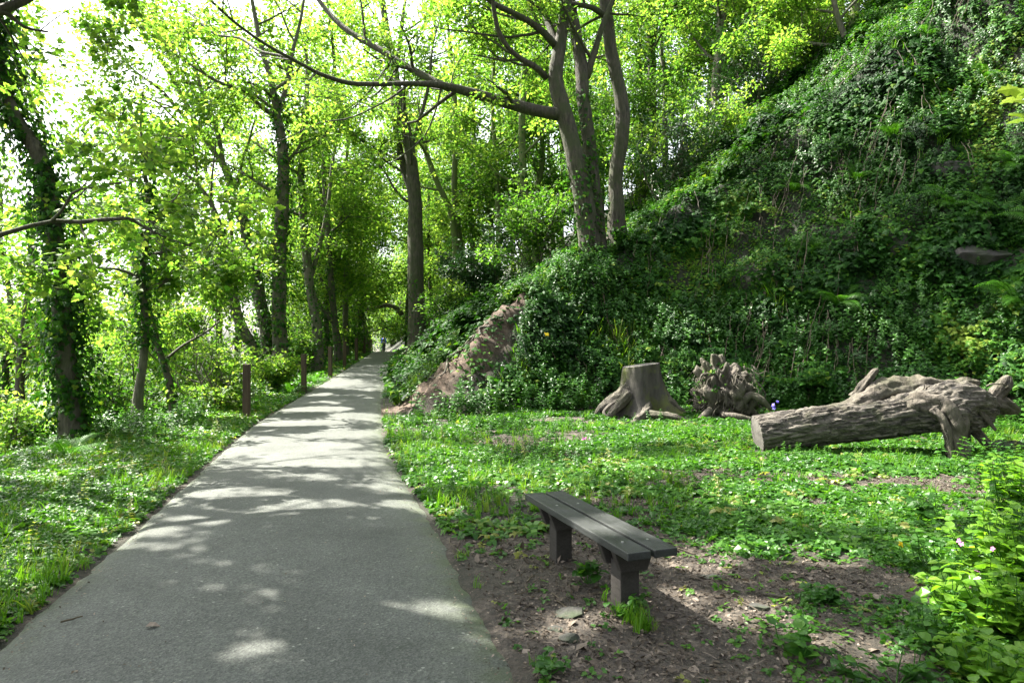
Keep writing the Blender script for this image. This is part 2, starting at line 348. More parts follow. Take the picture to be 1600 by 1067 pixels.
# path sheet
py_ = np.concatenate([np.linspace(-14, 2, 40)[:-1], np.linspace(2, 20, 260)[:-1], np.linspace(20, 60, 200)[:-1], np.linspace(60, 125, 80)])
uu = np.concatenate([[0, .015, .04], np.linspace(.08, .92, 13), [.96, .985, 1]])
e1 = (fbm(py_ * .5, 3.0) - .5) * .08 + (fbm(py_ * 7, 8.0) - .5) * .07; e2 = (fbm(py_ * .5, 13.0) - .5) * .08 + (fbm(py_ * 7, 28.0) - .5) * .07
XLs = xl(py_) + e1 + .02; XRs = xr(py_) + e2 - .02
PX = XLs[:, None] * (1 - uu) + XRs[:, None] * uu; PY = np.repeat(py_[:, None], len(uu), 1)
PZ = zp(PY) + .012 + .03 * (1 - (2 * uu - 1) ** 2)[None] - .026 * np.exp(-np.minimum(uu, 1 - uu) * 60)[None]
g = Geo(); k = len(uu); ii = (np.arange(len(py_) - 1)[:, None] * k + np.arange(k - 1)[None]).ravel()
g.add(np.stack([PX, PY, PZ], -1).reshape(-1, 3), np.stack([ii, ii + 1, ii + k + 1, ii + k], 1))
m, t, b_, o_ = mat("asphalt")
tc = N(t, "ShaderNodeTexCoord")
v1 = N(t, "ShaderNodeTexVoronoi", Scale=75.0); t.links.new(tc.outputs["Object"], v1.inputs["Vector"])
n1 = N(t, "ShaderNodeTexNoise", Scale=1.3, Detail=6.0, Roughness=.6); t.links.new(tc.outputs["Object"], n1.inputs["Vector"])
n2 = N(t, "ShaderNodeTexNoise", Scale=85.0, Detail=5.0, Roughness=.85); t.links.new(tc.outputs["Object"], n2.inputs["Vector"])
rv = ramp(t, [(0, (.044, .05, .044)), (.6, (.078, .085, .077)), (.92, (.11, .117, .105)), (1, (.30, .31, .28))]); t.links.new(v1.outputs["Color"], rv.inputs[0])
rn = ramp(t, [(.3, (.62, .64, .60)), (.7, (1.2, 1.19, 1.15))]); t.links.new(n1.outputs[0], rn.inputs[0])
m1 = N(t, "ShaderNodeMix", _data_type='RGBA', _blend_type='MULTIPLY'); m1.inputs["Factor"].default_value = 1; m1.clamp_result = False
t.links.new(rv.outputs[0], m1.inputs["A"]); t.links.new(rn.outputs[0], m1.inputs["B"])
r2 = ramp(t, [(.36, (.2, .2, .2)), (.47, (.95, .95, .95)), (.7, (1.5, 1.5, 1.5))]); t.links.new(n2.outputs[0], r2.inputs[0])
m2 = N(t, "ShaderNodeMix", _data_type='RGBA', _blend_type='MULTIPLY'); m2.inputs["Factor"].default_value = 1; m2.clamp_result = False
t.links.new(m1.outputs["Result"], m2.inputs["A"]); t.links.new(r2.outputs[0], m2.inputs["B"])
ae = N(t, "ShaderNodeAttribute", _attribute_name="edge")
ne = N(t, "ShaderNodeMath", _operation='MULTIPLY'); t.links.new(ae.outputs["Fac"], ne.inputs[0])
nn = N(t, "ShaderNodeTexNoise", Scale=7.0, Detail=5.0); t.links.new(tc.outputs["Object"], nn.inputs["Vector"])
rnn = ramp(t, [(.35, (.2, .2, .2)), (.6, (1, 1, 1))]); t.links.new(nn.outputs[0], rnn.inputs[0]); t.links.new(rnn.outputs[0], ne.inputs[1])
m3 = N(t, "ShaderNodeMix", _data_type='RGBA'); t.links.new(ne.outputs[0], m3.inputs["Factor"])
t.links.new(m2.outputs["Result"], m3.inputs["A"]); m3.inputs["B"].default_value = (.06, .085, .025, 1)
t.links.new(m3.outputs["Result"], b_.inputs["Base Color"]); b_.inputs["Roughness"].default_value = .8
ad = N(t, "ShaderNodeMath", _operation='ADD'); t.links.new(n2.outputs[0], ad.inputs[0]); t.links.new(v1.outputs["Distance"], ad.inputs[1])
bp = N(t, "ShaderNodeBump", Strength=.6, Distance=.006); t.links.new(ad.outputs[0], bp.inputs["Height"]); t.links.new(bp.outputs[0], b_.inputs["Normal"])
pth = tag(g.build("path", m, smooth=True), kind="structure")
ed = np.exp(-np.minimum(PX - XLs[:, None], 9) / .10) * .6 + np.exp(-(XRs[:, None] - PX) / .14) * .85
a_ = pth.data.attributes.new("edge", 'FLOAT', 'POINT'); a_.data.foreach_set("value", np.clip(ed, 0, 1).ravel().astype(np.float32))

# river
g = Geo(); g.add([[-170, -60, -4.4], [-8, -60, -4.4], [-8, 300, -4.4], [-170, 300, -4.4]], [[0, 1, 2, 3]])
m, t, b_, o_ = mat("river_water"); b_.inputs["Base Color"].default_value = (.05, .06, .05, 1); b_.inputs["Roughness"].default_value = .08
tc = N(t, "ShaderNodeTexCoord"); n1 = N(t, "ShaderNodeTexNoise", Scale=1.5, Detail=4.0); t.links.new(tc.outputs["Object"], n1.inputs["Vector"])
bp = N(t, "ShaderNodeBump", Strength=.25, Distance=.2); t.links.new(n1.outputs[0], bp.inputs["Height"]); t.links.new(bp.outputs[0], b_.inputs["Normal"])
tag(g.build("water", m), kind="structure")

# ------------------------------------------------------------------ gaps in the canopy that let sun through
SUNSPOTS = []     # (x, y, z, half size x, half size y)
def spot(px, py, wpx, hpx, z=None):
    """a sunlit patch seen in the photo, as an ellipse on the ground"""
    p = G(px, py); d = p[1]; SUNSPOTS.append((p[0], p[1], p[2], wpx / 2 / F * d, max(hpx / 2 / F * d * d / H, .05)))
for s in ((300, 830, 110, 16), (235, 842, 40, 10), (385, 782, 130, 12), (435, 813, 50, 12), (505, 803, 90, 12), (460, 760, 120, 8), (600, 775, 120, 10), (640, 800, 60, 10),
          (520, 735, 130, 9), (440, 725, 60, 6), (575, 718, 80, 8), (500, 705, 120, 8), (430, 690, 110, 8), (540, 685, 90, 8), (470, 668, 130, 7), (560, 655, 70, 6), (500, 645, 100, 6),
          (690, 975, 80, 20), (775, 1000, 24, 8), (395, 1045, 44, 8),
          (900, 970, 90, 24), (885, 990, 40, 20), (1040, 950, 130, 40), (1180, 960, 120, 40), (1100, 880, 100, 20), (1290, 870, 90, 24), (1180, 860, 120, 16),
          (740, 745, 170, 30), (830, 755, 120, 24), (700, 715, 120, 20), (1000, 730, 130, 16), (920, 700, 120, 12), (1340, 735, 210, 22), (1480, 770, 150, 20), (1420, 760, 120, 14), (1150, 720, 120, 10), (880, 660, 160, 8), (1000, 690, 120, 8),
          (300, 655, 150, 14), (330, 680, 90, 14), (250, 700, 90, 12), (160, 800, 110, 26), (60, 760, 80, 30), (220, 760, 90, 20), (1530, 880, 140, 60), (1560, 1000, 100, 50), (1350, 1020, 140, 40), (700, 800, 60, 20)):
    spot(*s)
for (px, py, r_) in ((850, 560, .4), (800, 600, .45), (760, 595, .4), (880, 605, .4), (825, 540, .4), (905, 625, .35), (860, 640, .4), (700, 505, .5), (740, 500, .5), (665, 555, .5), (640, 600, .5), (780, 520, .35), (840, 510, .3), (870, 480, .3), (620, 640, .4), (1040, 255, .5), (1010, 300, .5), (1100, 560, .3), (1250, 560, .35), (1400, 560, .35), (1590, 590, .4), (1090, 520, .3), (1190, 240, .4), (1300, 590, .3), (720, 600, .3), (930, 560, .25)):
    p = G(px, py); SUNSPOTS.append((p[0], p[1], p[2] + .25, r_, r_))
for (px, py, d_) in ((1540, 900, 4.0), (1570, 850, 4.2), (1500, 960, 3.9), (1590, 960, 3.8), (1480, 900, 4.3), (1590, 800, 5)):
    p = P3(px, py, d_); SUNSPOTS.append((p[0], p[1], p[2], .16, .16))
for (x, y, z, a, b) in ((4.6, 6.2, 3.75, .5, .5), (4.3, 9.9, .9, .5, .5), (5.2, 9.8, 1.0, .6, .45), (6.1, 9.8, .9, .5, .5), (4.2, 14, 1.2, .7, .5), (.6, 4.35, .42, .05, .15)):
    SUNSPOTS.append((x, y, z, a, b))
def suncull(Pt, mg=.14):
    """keep mask: drops the leaves that would shade the sunlit patches"""
    keep = np.ones(len(Pt), bool)
    for (x, y, z, a, b) in SUNSPOTS:
        tt = (Pt[:, 2] - z) / S[2]; q = Pt - tt[:, None] * S
        keep &= ~((tt > .8) & (((q[:, 0] - x) / (a + mg)) ** 2 + ((q[:, 1] - y) / (b + mg)) ** 2 < 1))
    zz = 0.2
    for _ in range(2):
        tt = (Pt[:, 2] - zz) / S[2]; q = Pt - tt[:, None] * S
        zz = np.clip(ground(q[:, 0], np.clip(q[:, 1], -14, 128), False), -4, 12)
    th = np.interp(q[:, 1], [0, 6, 9, 14, 22, 40], [1.2, .80, .71, .655, .60, .56]) - .16 * ((q[:, 0] < xl(np.clip(q[:, 1], -14, 128))) & (q[:, 1] < 10))
    th = th + .12 * sst(q[:, 0], 1.5, 6) * (q[:, 1] > 14) - .18 * sst(q[:, 0] - xr(np.clip(q[:, 1], -14, 128)), .2, 1) * (q[:, 1] > 6.5) * (q[:, 1] < 14)
    n = fbm(q[:, 0] * 1.9, q[:, 1] * 1.9 + 50, 0, 3)
    keep &= ~((n > th) & (tt > 1.5))
    return keep

# ------------------------------------------------------------------ trees
def grow(rng, p, d, L, r, lev, out, up=.12, wob=.22, nch=(3, 5), tipsc=.62):
    """a branch as a polyline; children recurse. out collects (pts, radii, level)"""
    n = 7; pts = [np.array(p, float)]; d = d / np.linalg.norm(d); dirs = [d]
    for i in range(n - 1):
        d = d + rng.normal(size=3) * wob * .5 + np.array([0, 0, up * .35]); d /= np.linalg.norm(d)
        pts.append(pts[-1] + d * L / (n - 1)); dirs.append(d)
    pts = np.array(pts); rad = r * np.linspace(1, .35, n)
    out.append((pts, rad, lev))
    if lev > 0:
        for c in range(rng.integers(nch[0], nch[1] + 1)):
            f = rng.uniform(.3, 1.0); i = min(int(f * (n - 1)), n - 2)
            a = rng.normal(size=3); a -= dirs[i] * (a @ dirs[i]); a /= np.linalg.norm(a); a[2] = a[2] * .6 + .1
            nd = dirs[i] * rng.uniform(.5, 1.0) + a * rng.uniform(.6, 1.0)
            grow(rng, pts[i] + (pts[i + 1] - pts[i]) * (f * (n - 1) - i if f < 1 else 1), nd, L * rng.uniform(.4, .7), rad[i] * tipsc, lev - 1, out, up, wob, nch, tipsc)
def sprays(rng, out, n, size, spread=.45, levs=(0, 1), flat=.35, cull=True, tpl=None, keepf=None, drift=0.0):
    """leaf positions in flattened sprays along the thin branches"""
    tw = [b for b in out if b[2] in levs]
    if not tw: return None
    L = np.array([np.linalg.norm(np.diff(b[0], axis=0), axis=1).sum() for b in tw]); pr = L / L.sum()
    nc = max(min(n, int(L.sum() * 120 * (.14 / size) ** 1.6)) // 14, 1)
    w = rng.choice(len(tw), nc, p=pr); f = rng.uniform(.15, 1.0, nc)
    A = np.stack([b[0] for b in tw]); m = A.shape[1] - 1; i = np.minimum((f * m).astype(int), m - 1); u = (f * m - i)[:, None]
    C = A[w, i] * (1 - u) + A[w, i + 1] * u
    ax = nrm(np.concatenate([rng.normal(size=(nc, 2)) * .6, np.ones((nc, 1))], 1))     # spray plane normal
    k = 14; r = spread * np.sqrt(rng.uniform(0, 1, (nc, k))); th = rng.uniform(0, 2 * pi, (nc, k))
    e1 = nrm(np.cross(ax, np.array([.3, 1, .1]))); e2 = np.cross(ax, e1)
    off = r[..., None] * (np.cos(th)[..., None] * e1[:, None] + np.sin(th)[..., None] * e2[:, None]) + ax[:, None] * (rng.normal(size=(nc, k, 1)) * spread * .14)
    Pt = (C[:, None] + off).reshape(-1, 3); Pt[:, 2] -= .25 * r.ravel() ** 2 / max(spread, .1)
    al = nrm(off.reshape(-1, 3)) + np.array([0, 0, -.25]); up = np.repeat(ax, k, 0)
    tn = np.clip(np.repeat(rng.normal(.5, .2, nc), k) + rng.normal(0, .14, nc * k), 0, 1)
    mk = np.ones(len(Pt), bool)
    if cull: mk &= suncull(Pt)
    if keepf is not None: mk &= keepf(Pt)
    Pt, al, up, tn = Pt[mk], al[mk], up[mk], tn[mk]
    fr = frames(len(Pt), up, .38, al, rng)
    return Pt, fr, size * rng.uniform(.65, 1.25, len(Pt)), tn
def ivy_on(rng, g, pts, rad, n, size, f0=0.0, f1=1.0, fluff=.12):
    L = np.concatenate([[0], np.cumsum(np.linalg.norm(np.diff(pts, axis=0), axis=1))]); t = np.interp(rng.uniform(f0, f1, n) ** 1.15 * L[-1], L, np.arange(len(pts)))
    i = np.minimum(t.astype(int), len(pts) - 2); u = (t - i)[:, None]
    c = pts[i] * (1 - u) + pts[i + 1] * u; r = rad[i] * (1 - u[:, 0]) + rad[i + 1] * u[:, 0]
    ta = nrm(pts[i + 1] - pts[i]); a = rng.normal(size=(n, 3)); a = nrm(a - ta * np.sum(a * ta, 1, keepdims=True))
    clump = fbm(c[:, 0] * 2 + a[:, 0] * 1.3, c[:, 1] * 2 + a[:, 1] * 1.3, c[:, 2] * 1.6, 3)
    rr_ = r * 1.02 + np.abs(rng.normal(size=n)) * fluff * (clump * 2.2)
    P_ = c + a * rr_[:, None]; ok = clump > .36
    P_, a = P_[ok], a[ok]
    fr = frames(len(P_), a + np.array([0, 0, .35]), .4, np.array([0, 0, -1.0]), rng)
    inst(g, T_ivy(), P_, fr, size * rng.uniform(.6, 1.3, len(P_)), np.clip(rng.normal(.5, .25, len(P_)), 0, 1))
TREES = []
def tree(label, d, stems, leaf='fresh', n=13500, size=.11, limbs=6, lrange=(1.6, 3.2), f0=.45, bark='bark', ivy=None, seed=0, name="tree", group=None,
         lev=2, spread=.45, sides=12, twig=1.0, extra=None, tpl=None, cat="tree", up=.12, keepf=None, zfix=True, flare=1.7, limbdir=None, ivysize=.10, ends=True):
    """stems: lists of (px, py, width px[, depth offset]) in photo pixels at depth d metres"""
    rng = np.random.default_rng(1000 + seed)
    b0 = stems[0][0]; base = P3(b0[0], b0[1], d + (b0[3] if len(b0) > 3 else 0)); base[2] = ground(base[0], base[1]) - .02
    root = empty(name, base, label, cat, group)
    gt = Geo(); gl = Geo(); gi = Geo(); out = []; stp = []
    for si, st in enumerate(stems):
        P = []; 
        for q in st:
            dd = d + (q[3] if len(q) > 3 else 0); p = P3(q[0], q[1], dd); P.append([*p, q[2] / 2 / F * dd])
        P = np.array(P)
        onground = si == 0 or abs(st[0][1] - b0[1]) < 25 and abs(st[0][0] - b0[0]) < 90
        if onground and zfix:
            gz = ground(P[0, 0], P[0, 1]); 
            P[0, 2] = min(gz - .25, P[0, 2]) if gz < P[1, 2] else P[0, 2]
        Ls = np.linalg.norm(np.diff(P[:, :3], axis=0), axis=1).sum()
        Q = smooth_path(P, int(max(10, min(46, Ls / .25)))); Q[:, 3] = np.maximum(Q[:, 3], .006)
        pts, rad = Q[:, :3], Q[:, 3].copy(); fl = None
        if si and seed >= 40 and (~suncull(pts, .03)).mean() > .16: continue      # keep the gaps open
        pts = pts + (np.stack([fbm(pts[:, 2] * .9 + k * 7 + seed, si * 3.3, k, 3) for k in range(3)], 1) - .5) * np.minimum(rad, .2)[:, None] * .5
        if onground:
            hh = pts[:, 2] - pts[0, 2]; rad = rad * (1 + (flare - 1) * np.exp(-hh / .35)); fl = .16 * np.exp(-hh / .6)
        tube(gt, pts, rad, sides if si == 0 or onground else max(7, sides - 4), .13, 2.5, seed + si, flute=fl)
        stp.append((pts, rad))
        nl = limbs if isinstance(limbs, int) else limbs[si]
        for _ in range(nl):
            f = rng.uniform(f0 if onground else .15, 1); i = min(int(f * (len(pts) - 1)), len(pts) - 2)
            ta = nrm(pts[i + 1] - pts[i]); a = rng.normal(size=3); a[2] *= .3
            if limbdir is not None: a = a * .7 + np.asarray(limbdir)
            a -= ta * (a @ ta); a /= np.linalg.norm(a)
            grow(rng, pts[i], ta * rng.uniform(.3, .9) + a, rng.uniform(*lrange), min(rad[i] * .55, .07) * twig, lev, out, up)
        if ends:
            grow(rng, pts[-1], pts[-1] - pts[-2], rng.uniform(*lrange) * .7, rad[-1] * .9, lev, out, up)
    def gone(b, lim): 
        q = ~suncull(b[0], .03); return q.mean() > lim
    out = [b for b in out if not ((b[2] == 0 and gone(b, .05)) or (b[2] == 1 and gone(b, .14)) or (b[2] == 2 and gone(b, .3)))]
    for (pp, r_, lv) in out: tube(gt, pp, np.maximum(r_, .004), 6 if lv > 1 else (5 if lv else 4), cap=False)
    if extra: extra(rng, gt, gl, out)
    inv = np.asarray(base)
    def fin(gg, nm, mt, sm): return gg.build(nm, mt, root, sm, origin=inv)
    fin(gt, "trunk", M[bark], True)
    if n:
        s_ = sprays(rng, out, n, size, spread, keepf=keepf)
        if s_: inst(gl, tpl or T_leaf(.36), *s_)
        if gl.n: fin(gl, "crown", M[leaf], False)
    if ivy:
        for (si, cnt, fa, fb, fluff) in ivy: ivy_on(rng, gi, *stp[si], cnt, ivysize, fa, fb, fluff)
        fin(gi, "ivy", M['ivy'], False)
    TREES.append(root); return root
RH = T_rhomb()
# --- the big twin-stemmed tree on the bank, with the long limb over the path
dA = 19.5
tree("large grey twin-stemmed tree on the bank with a long limb reaching left over the path", dA, [
    [(925, 392, 35.2), (915, 330, 32.6), (903, 265, 29.9), (888, 205, 27.3), (877, 160, 26.4), (868, 120, 23.8), (872, 85, 21.1), (880, 40, 17.6), (886, 0, 15.8), (890, -80, 13.2), (880, -200, 8.8), (870, -300, 5.28)],
    [(938, 395, 26.4, .4), (930, 320, 23.8, .4), (922, 240, 22, .4), (913, 170, 21.1, .4), (908, 110, 19.4, .5), (900, 55, 17.6, .6), (892, 0, 15.8, .8), (880, -100, 12.3, 1.2), (860, -220, 7.92, 1.8)],
    [(876, 180, 19.4), (840, 174, 18.5, -.2), (790, 161, 16.7, -.6), (740, 147, 15, -1.0), (690, 134, 11.4, -1.4), (640, 131, 7.92, -1.9), (590, 132, 7.04, -2.4), (545, 130, 7.04, -2.8), (500, 116, 6.16, -3.2), (470, 100, 5.28, -3.5), (412, 68, 4.84, -3.9), (360, 30, 4.4, -4.3), (318, -10, 3.52, -4.7), (270, -60, 2.64, -5)],
    [(700, 138, 12.3, -1.3), (668, 122, 11.4, -1.0), (640, 107, 10.6, -.7), (592, 76, 9.68, -.3), (537, 43, 8.8, .2), (505, 10, 7.04, .6), (470, -40, 5.28, 1), (430, -90, 3.52, 1.3)],
    [(478, 103, 4.84, -3.4), (440, 88, 4.4, -3.0), (405, 80, 4.05, -2.6), (375, 60, 3.7, -2.2), (337, 54, 3.52, -1.8), (305, 28, 2.99, -1.4), (277, 0, 2.64, -1), (250, -30, 1.76, -1)],
    [(853, 122, 10.6), (838, 106, 9.68, -.3), (815, 93, 8.8, -.5), (792, 72, 7.92, -.8), (778, 45, 7.48, -1), (772, 15, 7.04, -1.2), (765, -30, 5.28, -1.5)],
    [(868, 72, 11.4), (850, 52, 10.6, -.3), (828, 35, 9.68, -.6), (800, 20, 8.8, -.9), (768, 4, 7.92, -1.2), (730, -30, 6.16, -1.6)],
    [(873, 75, 12.3), (858, 40, 10.6, .4), (845, 10, 9.68, .7), (825, -25, 7.92, 1.1), (800, -90, 5.28, 1.6)],
    [(917, 122, 11.4, .5), (928, 85, 10.6, .5), (940, 45, 8.8, .4), (952, 15, 7.92, .4), (968, -25, 6.16, .3), (985, -90, 4.4, 0)],
    [(640, 131, 3.52, -1.9), (615, 150, 3.08, -2.1), (590, 165, 2.64, -2.2), (545, 185, 2.29, -2.4), (500, 192, 1.94, -2.6), (450, 215, 1.41, -2.8)],
    [(690, 136, 3.52, -1.4), (680, 175, 2.99, -1.6), (665, 210, 2.64, -1.7), (640, 235, 2.29, -1.8), (610, 255, 1.76, -2)],
], n=26000, size=.13, limbs=[8, 8, 13, 7, 5, 4, 3, 4, 3, 2, 2], lrange=(1.3, 3.0), f0=.55, ivy=[(0, 700, 0, .3, .1), (1, 700, 0, .45, .12)], seed=1, sides=16, flare=1.35,  spread=.5, name="broadleaf_tree", tpl=RH)
tree("single slightly bowed grey trunk just right of the twin-stemmed tree on the bank", 20.5, [
    [(966, 362, 30.6), (963, 320, 24.6), (962, 270, 22.9), (972, 220, 22.9), (972, 170, 22.1), (962, 110, 20.4), (952, 60, 19.6), (945, 0, 18.7), (940, -100, 14.4), (930, -220, 8.5)],
    [(952, 30, 10.2), (925, 12, 8.5, -.4), (890, 5, 7.65, -.7), (860, -12, 5.95, -1)]],
    n=12000, size=.13, limbs=[8, 3], f0=.5, ivy=[(0, 150, 0, .12, .06)], seed=2, name="broadleaf_tree", tpl=RH)
tree("tall grey trunk standing at the bend on the right edge of the path", 31, [
    [(655, 484, 30), (650, 440, 25), (649, 370, 24), (648, 310, 22), (642, 250, 19), (632, 190, 16), (622, 140, 14), (612, 90, 12), (600, 20, 10), (590, -60, 7)],
    [(644, 300, 13, .2), (628, 250, 12, .5), (618, 190, 11, .8), (615, 150, 10, 1), (622, 90, 8, 1.2), (630, 20, 6, 1.4)],
    [(640, 235, 7), (655, 190, 6), (668, 140, 5), (675, 80, 4)]],
    n=13500, size=.17, limbs=[8, 6, 3], lrange=(2, 4), f0=.35, ivy=[(0, 260, 0, .25, .1)], seed=3, bark='bark', name="broadleaf_tree", tpl=RH, spread=.6)
tree("mossy pair of slim trunks behind the bend of the path", 35, [
    [(714, 440, 15), (712, 400, 11), (708, 350, 10), (700, 320, 9.5), (685, 290, 9), (670, 250, 8), (655, 200, 6)],
    [(718, 440, 13, .5), (718, 390, 11, .5), (712, 330, 10, .5), (710, 270, 9, .6), (712, 200, 8, .7), (708, 120, 6, .8), (700, 40, 4, 1)]],
    n=10500, size=.19, limbs=[5, 8], lrange=(1.8, 3.6), f0=.3, bark='barkm', seed=4, name="broadleaf_tree", tpl=RH, spread=.65)
tree("thin pale trunk leaning over the slope behind the mossy pair", 40, [
    [(742, 420, 9), (738, 370, 8), (735, 300, 7.5), (740, 220, 7), (738, 120, 5), (735, 20, 4)]],
    n=5200, size=.2, limbs=9, lrange=(2, 3.6), f0=.25, bark='bark', seed=5, name="broadleaf_tree", tpl=RH, spread=.65)
tree("slender mossy trunk behind the dark hazel bush on the slope", 33, [
    [(778, 400, 9), (778, 330, 8), (776, 260, 7.5), (770, 180, 6), (772, 80, 5), (770, -20, 3)]],
    n=9750, size=.18, limbs=9, lrange=(1.8, 3.4), f0=.3, bark='barkm', seed=6, name="broadleaf_tree", tpl=RH, spread=.6)
tree("trunk rising between the slope bushes left of the twin-stemmed tree", 29, [
    [(822, 385, 13), (820, 300, 12), (815, 210, 11), (818, 130, 10), (822, 60, 8), (818, -40, 6)]],
    n=11250, size=.16, limbs=10, lrange=(1.8, 3.4), f0=.3, bark='barkm', seed=7, name="broadleaf_tree", tpl=RH, spread=.55, ivy=[(0, 400, 0, .6, .1)])
tree("dark ivy-wrapped trunk high on the wooded slope right of centre", 29, [
    [(1123, 255, 22), (1122, 200, 19), (1121, 140, 18), (1126, 70, 17), (1130, 0, 16), (1135, -90, 12)]],
    n=9000, size=.16, limbs=9, lrange=(1.8, 3.2), f0=.35, bark='barkd', seed=8, name="broadleaf_tree", ivy=[(0, 900, 0, .8, .13)], tpl=RH)
tree("pale forked trunk high on the slope behind the bowed trunk", 34, [
    [(1018, 200, 16), (1018, 140, 14), (1017, 80, 13), (1012, 30, 10), (1005, -40, 7)],
    [(1018, 75, 10), (1026, 30, 9, .3), (1030, -20, 7, .4), (1040, -90, 5, .6)]],
    n=9750, size=.18, limbs=[7, 5], lrange=(2, 3.6), f0=.3, bark='bark', seed=9, name="broadleaf_tree", tpl=RH, spread=.55)
tree("small leaning tree on the crest of the ivy-covered bank", 24, [
    [(1334, 100, 12), (1325, 70, 10), (1313, 40, 9), (1304, 5, 8), (1298, -50, 6), (1290, -120, 4)],
    [(1328, 82, 6), (1300, 72, 5, .3), (1270, 68, 4, .6), (1235, 60, 3, .9)]],
    n=11250, size=.14, limbs=[7, 4], lrange=(1.4, 2.6), f0=.25, bark='barkd', seed=10, name="broadleaf_tree", tpl=RH)
tree("broad trunk standing at the very top of the bank near the upper right corner", 21.5, [
    [(1590, 85, 44), (1580, 45, 34), (1568, 15, 30), (1552, -25, 26), (1540, -100, 20)]],
    n=3500, size=.15, limbs=6, lrange=(1.6, 3), f0=.5, bark='bark', seed=11, name="broadleaf_tree", tpl=RH)
tree("ivied double trunk on the slope between the dark trunk and the bank crest", 30, [
    [(1232, 210, 20), (1230, 140, 16), (1228, 60, 14), (1232, -20, 12), (1228, -100, 8)]],
    n=9750, size=.15, limbs=9, lrange=(1.8, 3.2), f0=.2, bark='barkd', seed=12, name="broadleaf_tree", ivy=[(0, 1100, 0, .9, .16)], tpl=RH)

# --- the river side, left of the path
tree("many-stemmed ivied tree leaning from the edge behind the nearest fence posts", 21.5, [
    [(434, 590, 30), (436, 540, 24), (436, 470, 22), (436, 400, 21), (440, 330, 20), (443, 270, 18), (438, 210, 15), (432, 180, 13), (425, 130, 10), (410, 80, 8), (395, 10, 6), (385, -50, 4)],
    [(424, 590, 26, .3), (416, 530, 22, .3), (406, 470, 20, .4), (396, 420, 19, .5), (385, 370, 17, .6), (372, 320, 14, .7), (350, 260, 11, .9), (320, 215, 9, 1.1), (292, 165, 7, 1.3), (258, 105, 5.5, 1.6), (225, 60, 4, 1.8)],
    [(412, 585, 22, -.3), (396, 550, 18, -.4), (374, 505, 17, -.6), (362, 460, 15, -.8), (352, 410, 13, -1), (345, 360, 10, -1.2), (325, 310, 7, -1.4), (290, 270, 5, -1.6)],
    [(432, 182, 9), (446, 140, 8, .3), (455, 90, 7, .5), (470, 30, 5, .8), (480, -40, 4, 1)],
    [(430, 182, 8), (405, 165, 7, -.4), (380, 140, 6, -.7), (345, 130, 5, -1), (310, 110, 4, -1.3)],
    [(320, 215, 7, 1.1), (285, 180, 6, .8), (250, 140, 5, .5), (215, 115, 3.6, .2)],
    [(350, 260, 8, .9), (338, 200, 7, 1.2), (318, 150, 5.5, 1.4), (300, 90, 4, 1.6), (285, 20, 3, 1.8)]],
    n=26000, size=.14, limbs=[10, 9, 7, 5, 5, 5, 5], lrange=(1.2, 2.6), f0=.3, bark='barkd', seed=20, name="broadleaf_tree", ivy=[(0, 2200, 0, .75, .13), (1, 1700, 0, .6, .13), (2, 600, 0, .8, .07)], tpl=RH, spread=.5)
tree("stout ivy-clad trunk nearest the camera on the river side", 11.4, [
    [(112, 690, 36.8), (108, 620, 32), (102, 550, 28.8), (95, 480, 27.2), (88, 420, 25.6), (82, 350, 24.8), (74, 290, 23.2), (58, 238, 21.6), (32, 198, 20), (10, 150, 18.4), (-4, 90, 16.8), (-10, 0, 14.4), (0, -120, 12), (40, -260, 8.8), (90, -380, 5.6)],
    [(-10, 20, 11.2), (30, -60, 9.6, .6), (100, -150, 8, 1.2), (180, -220, 6.4, 1.8), (260, -300, 4.8, 2.2)],
    [(-8, -80, 9.6), (60, -200, 8, -1), (150, -330, 6.4, -2), (260, -430, 4.8, -2.6), (380, -520, 3.2, -3)]],
    n=26000, size=.13, up=.35, limbs=[4, 9, 10], lrange=(1.4, 2.6), f0=.9, bark='barkd', seed=21, name="broadleaf_tree", ivy=[(0, 9500, .0, .9, .2)], tpl=RH, spread=.55, ivysize=.085)
tree("thin straight ivied stem right of the stout ivy-clad trunk", 13.6, [
    [(214, 662, 17), (216, 620, 14), (224, 560, 12), (226, 500, 11), (222, 440, 10), (226, 380, 9), (232, 330, 8), (226, 270, 6), (220, 210, 4)],
    [(222, 440, 6), (205, 428, 5, -.2), (180, 420, 4, -.4), (150, 418, 3, -.6), (130, 400, 2.2, -.8)],
    [(226, 400, 5), (262, 392, 4, .3), (300, 380, 3.4, .5), (350, 355, 2.6, .7)]],
    n=7800, size=.115, limbs=[8, 4, 4], lrange=(.8, 1.7), f0=.35, bark='barkd', seed=22, name="broadleaf_tree", ivy=[(0, 1500, .35, .95, .13)], ivysize=.08, spread=.35)
tree("ivy-sleeved trunk beside the path beyond the many-stemmed tree", 28, [
    [(498, 560, 20), (494, 510, 15), (486, 460, 14), (478, 400, 14), (474, 330, 12), (470, 260, 10), (478, 180, 8), (480, 100, 6)],
    [(484, 440, 8), (500, 380, 7, .3), (512, 320, 6, .5), (520, 250, 5, .7)]],
    n=12750, size=.17, limbs=[9, 4], lrange=(1.6, 3.2), f0=.3, bark='barkd', seed=23, name="broadleaf_tree", ivy=[(0, 1300, 0, .8, .16)], tpl=RH, spread=.55)
tree("leaning brown trunk at the fence just before the bend", 33, [
    [(530, 556, 13), (524, 510, 11), (518, 460, 10), (515, 400, 9.5), (510, 330, 8), (505, 260, 6)]],
    n=9750, size=.18, limbs=9, lrange=(1.6, 3.2), f0=.2, bark='bark', seed=24, name="broadleaf_tree", ivy=[(0, 400, 0, .7, .1)], tpl=RH, spread=.6)
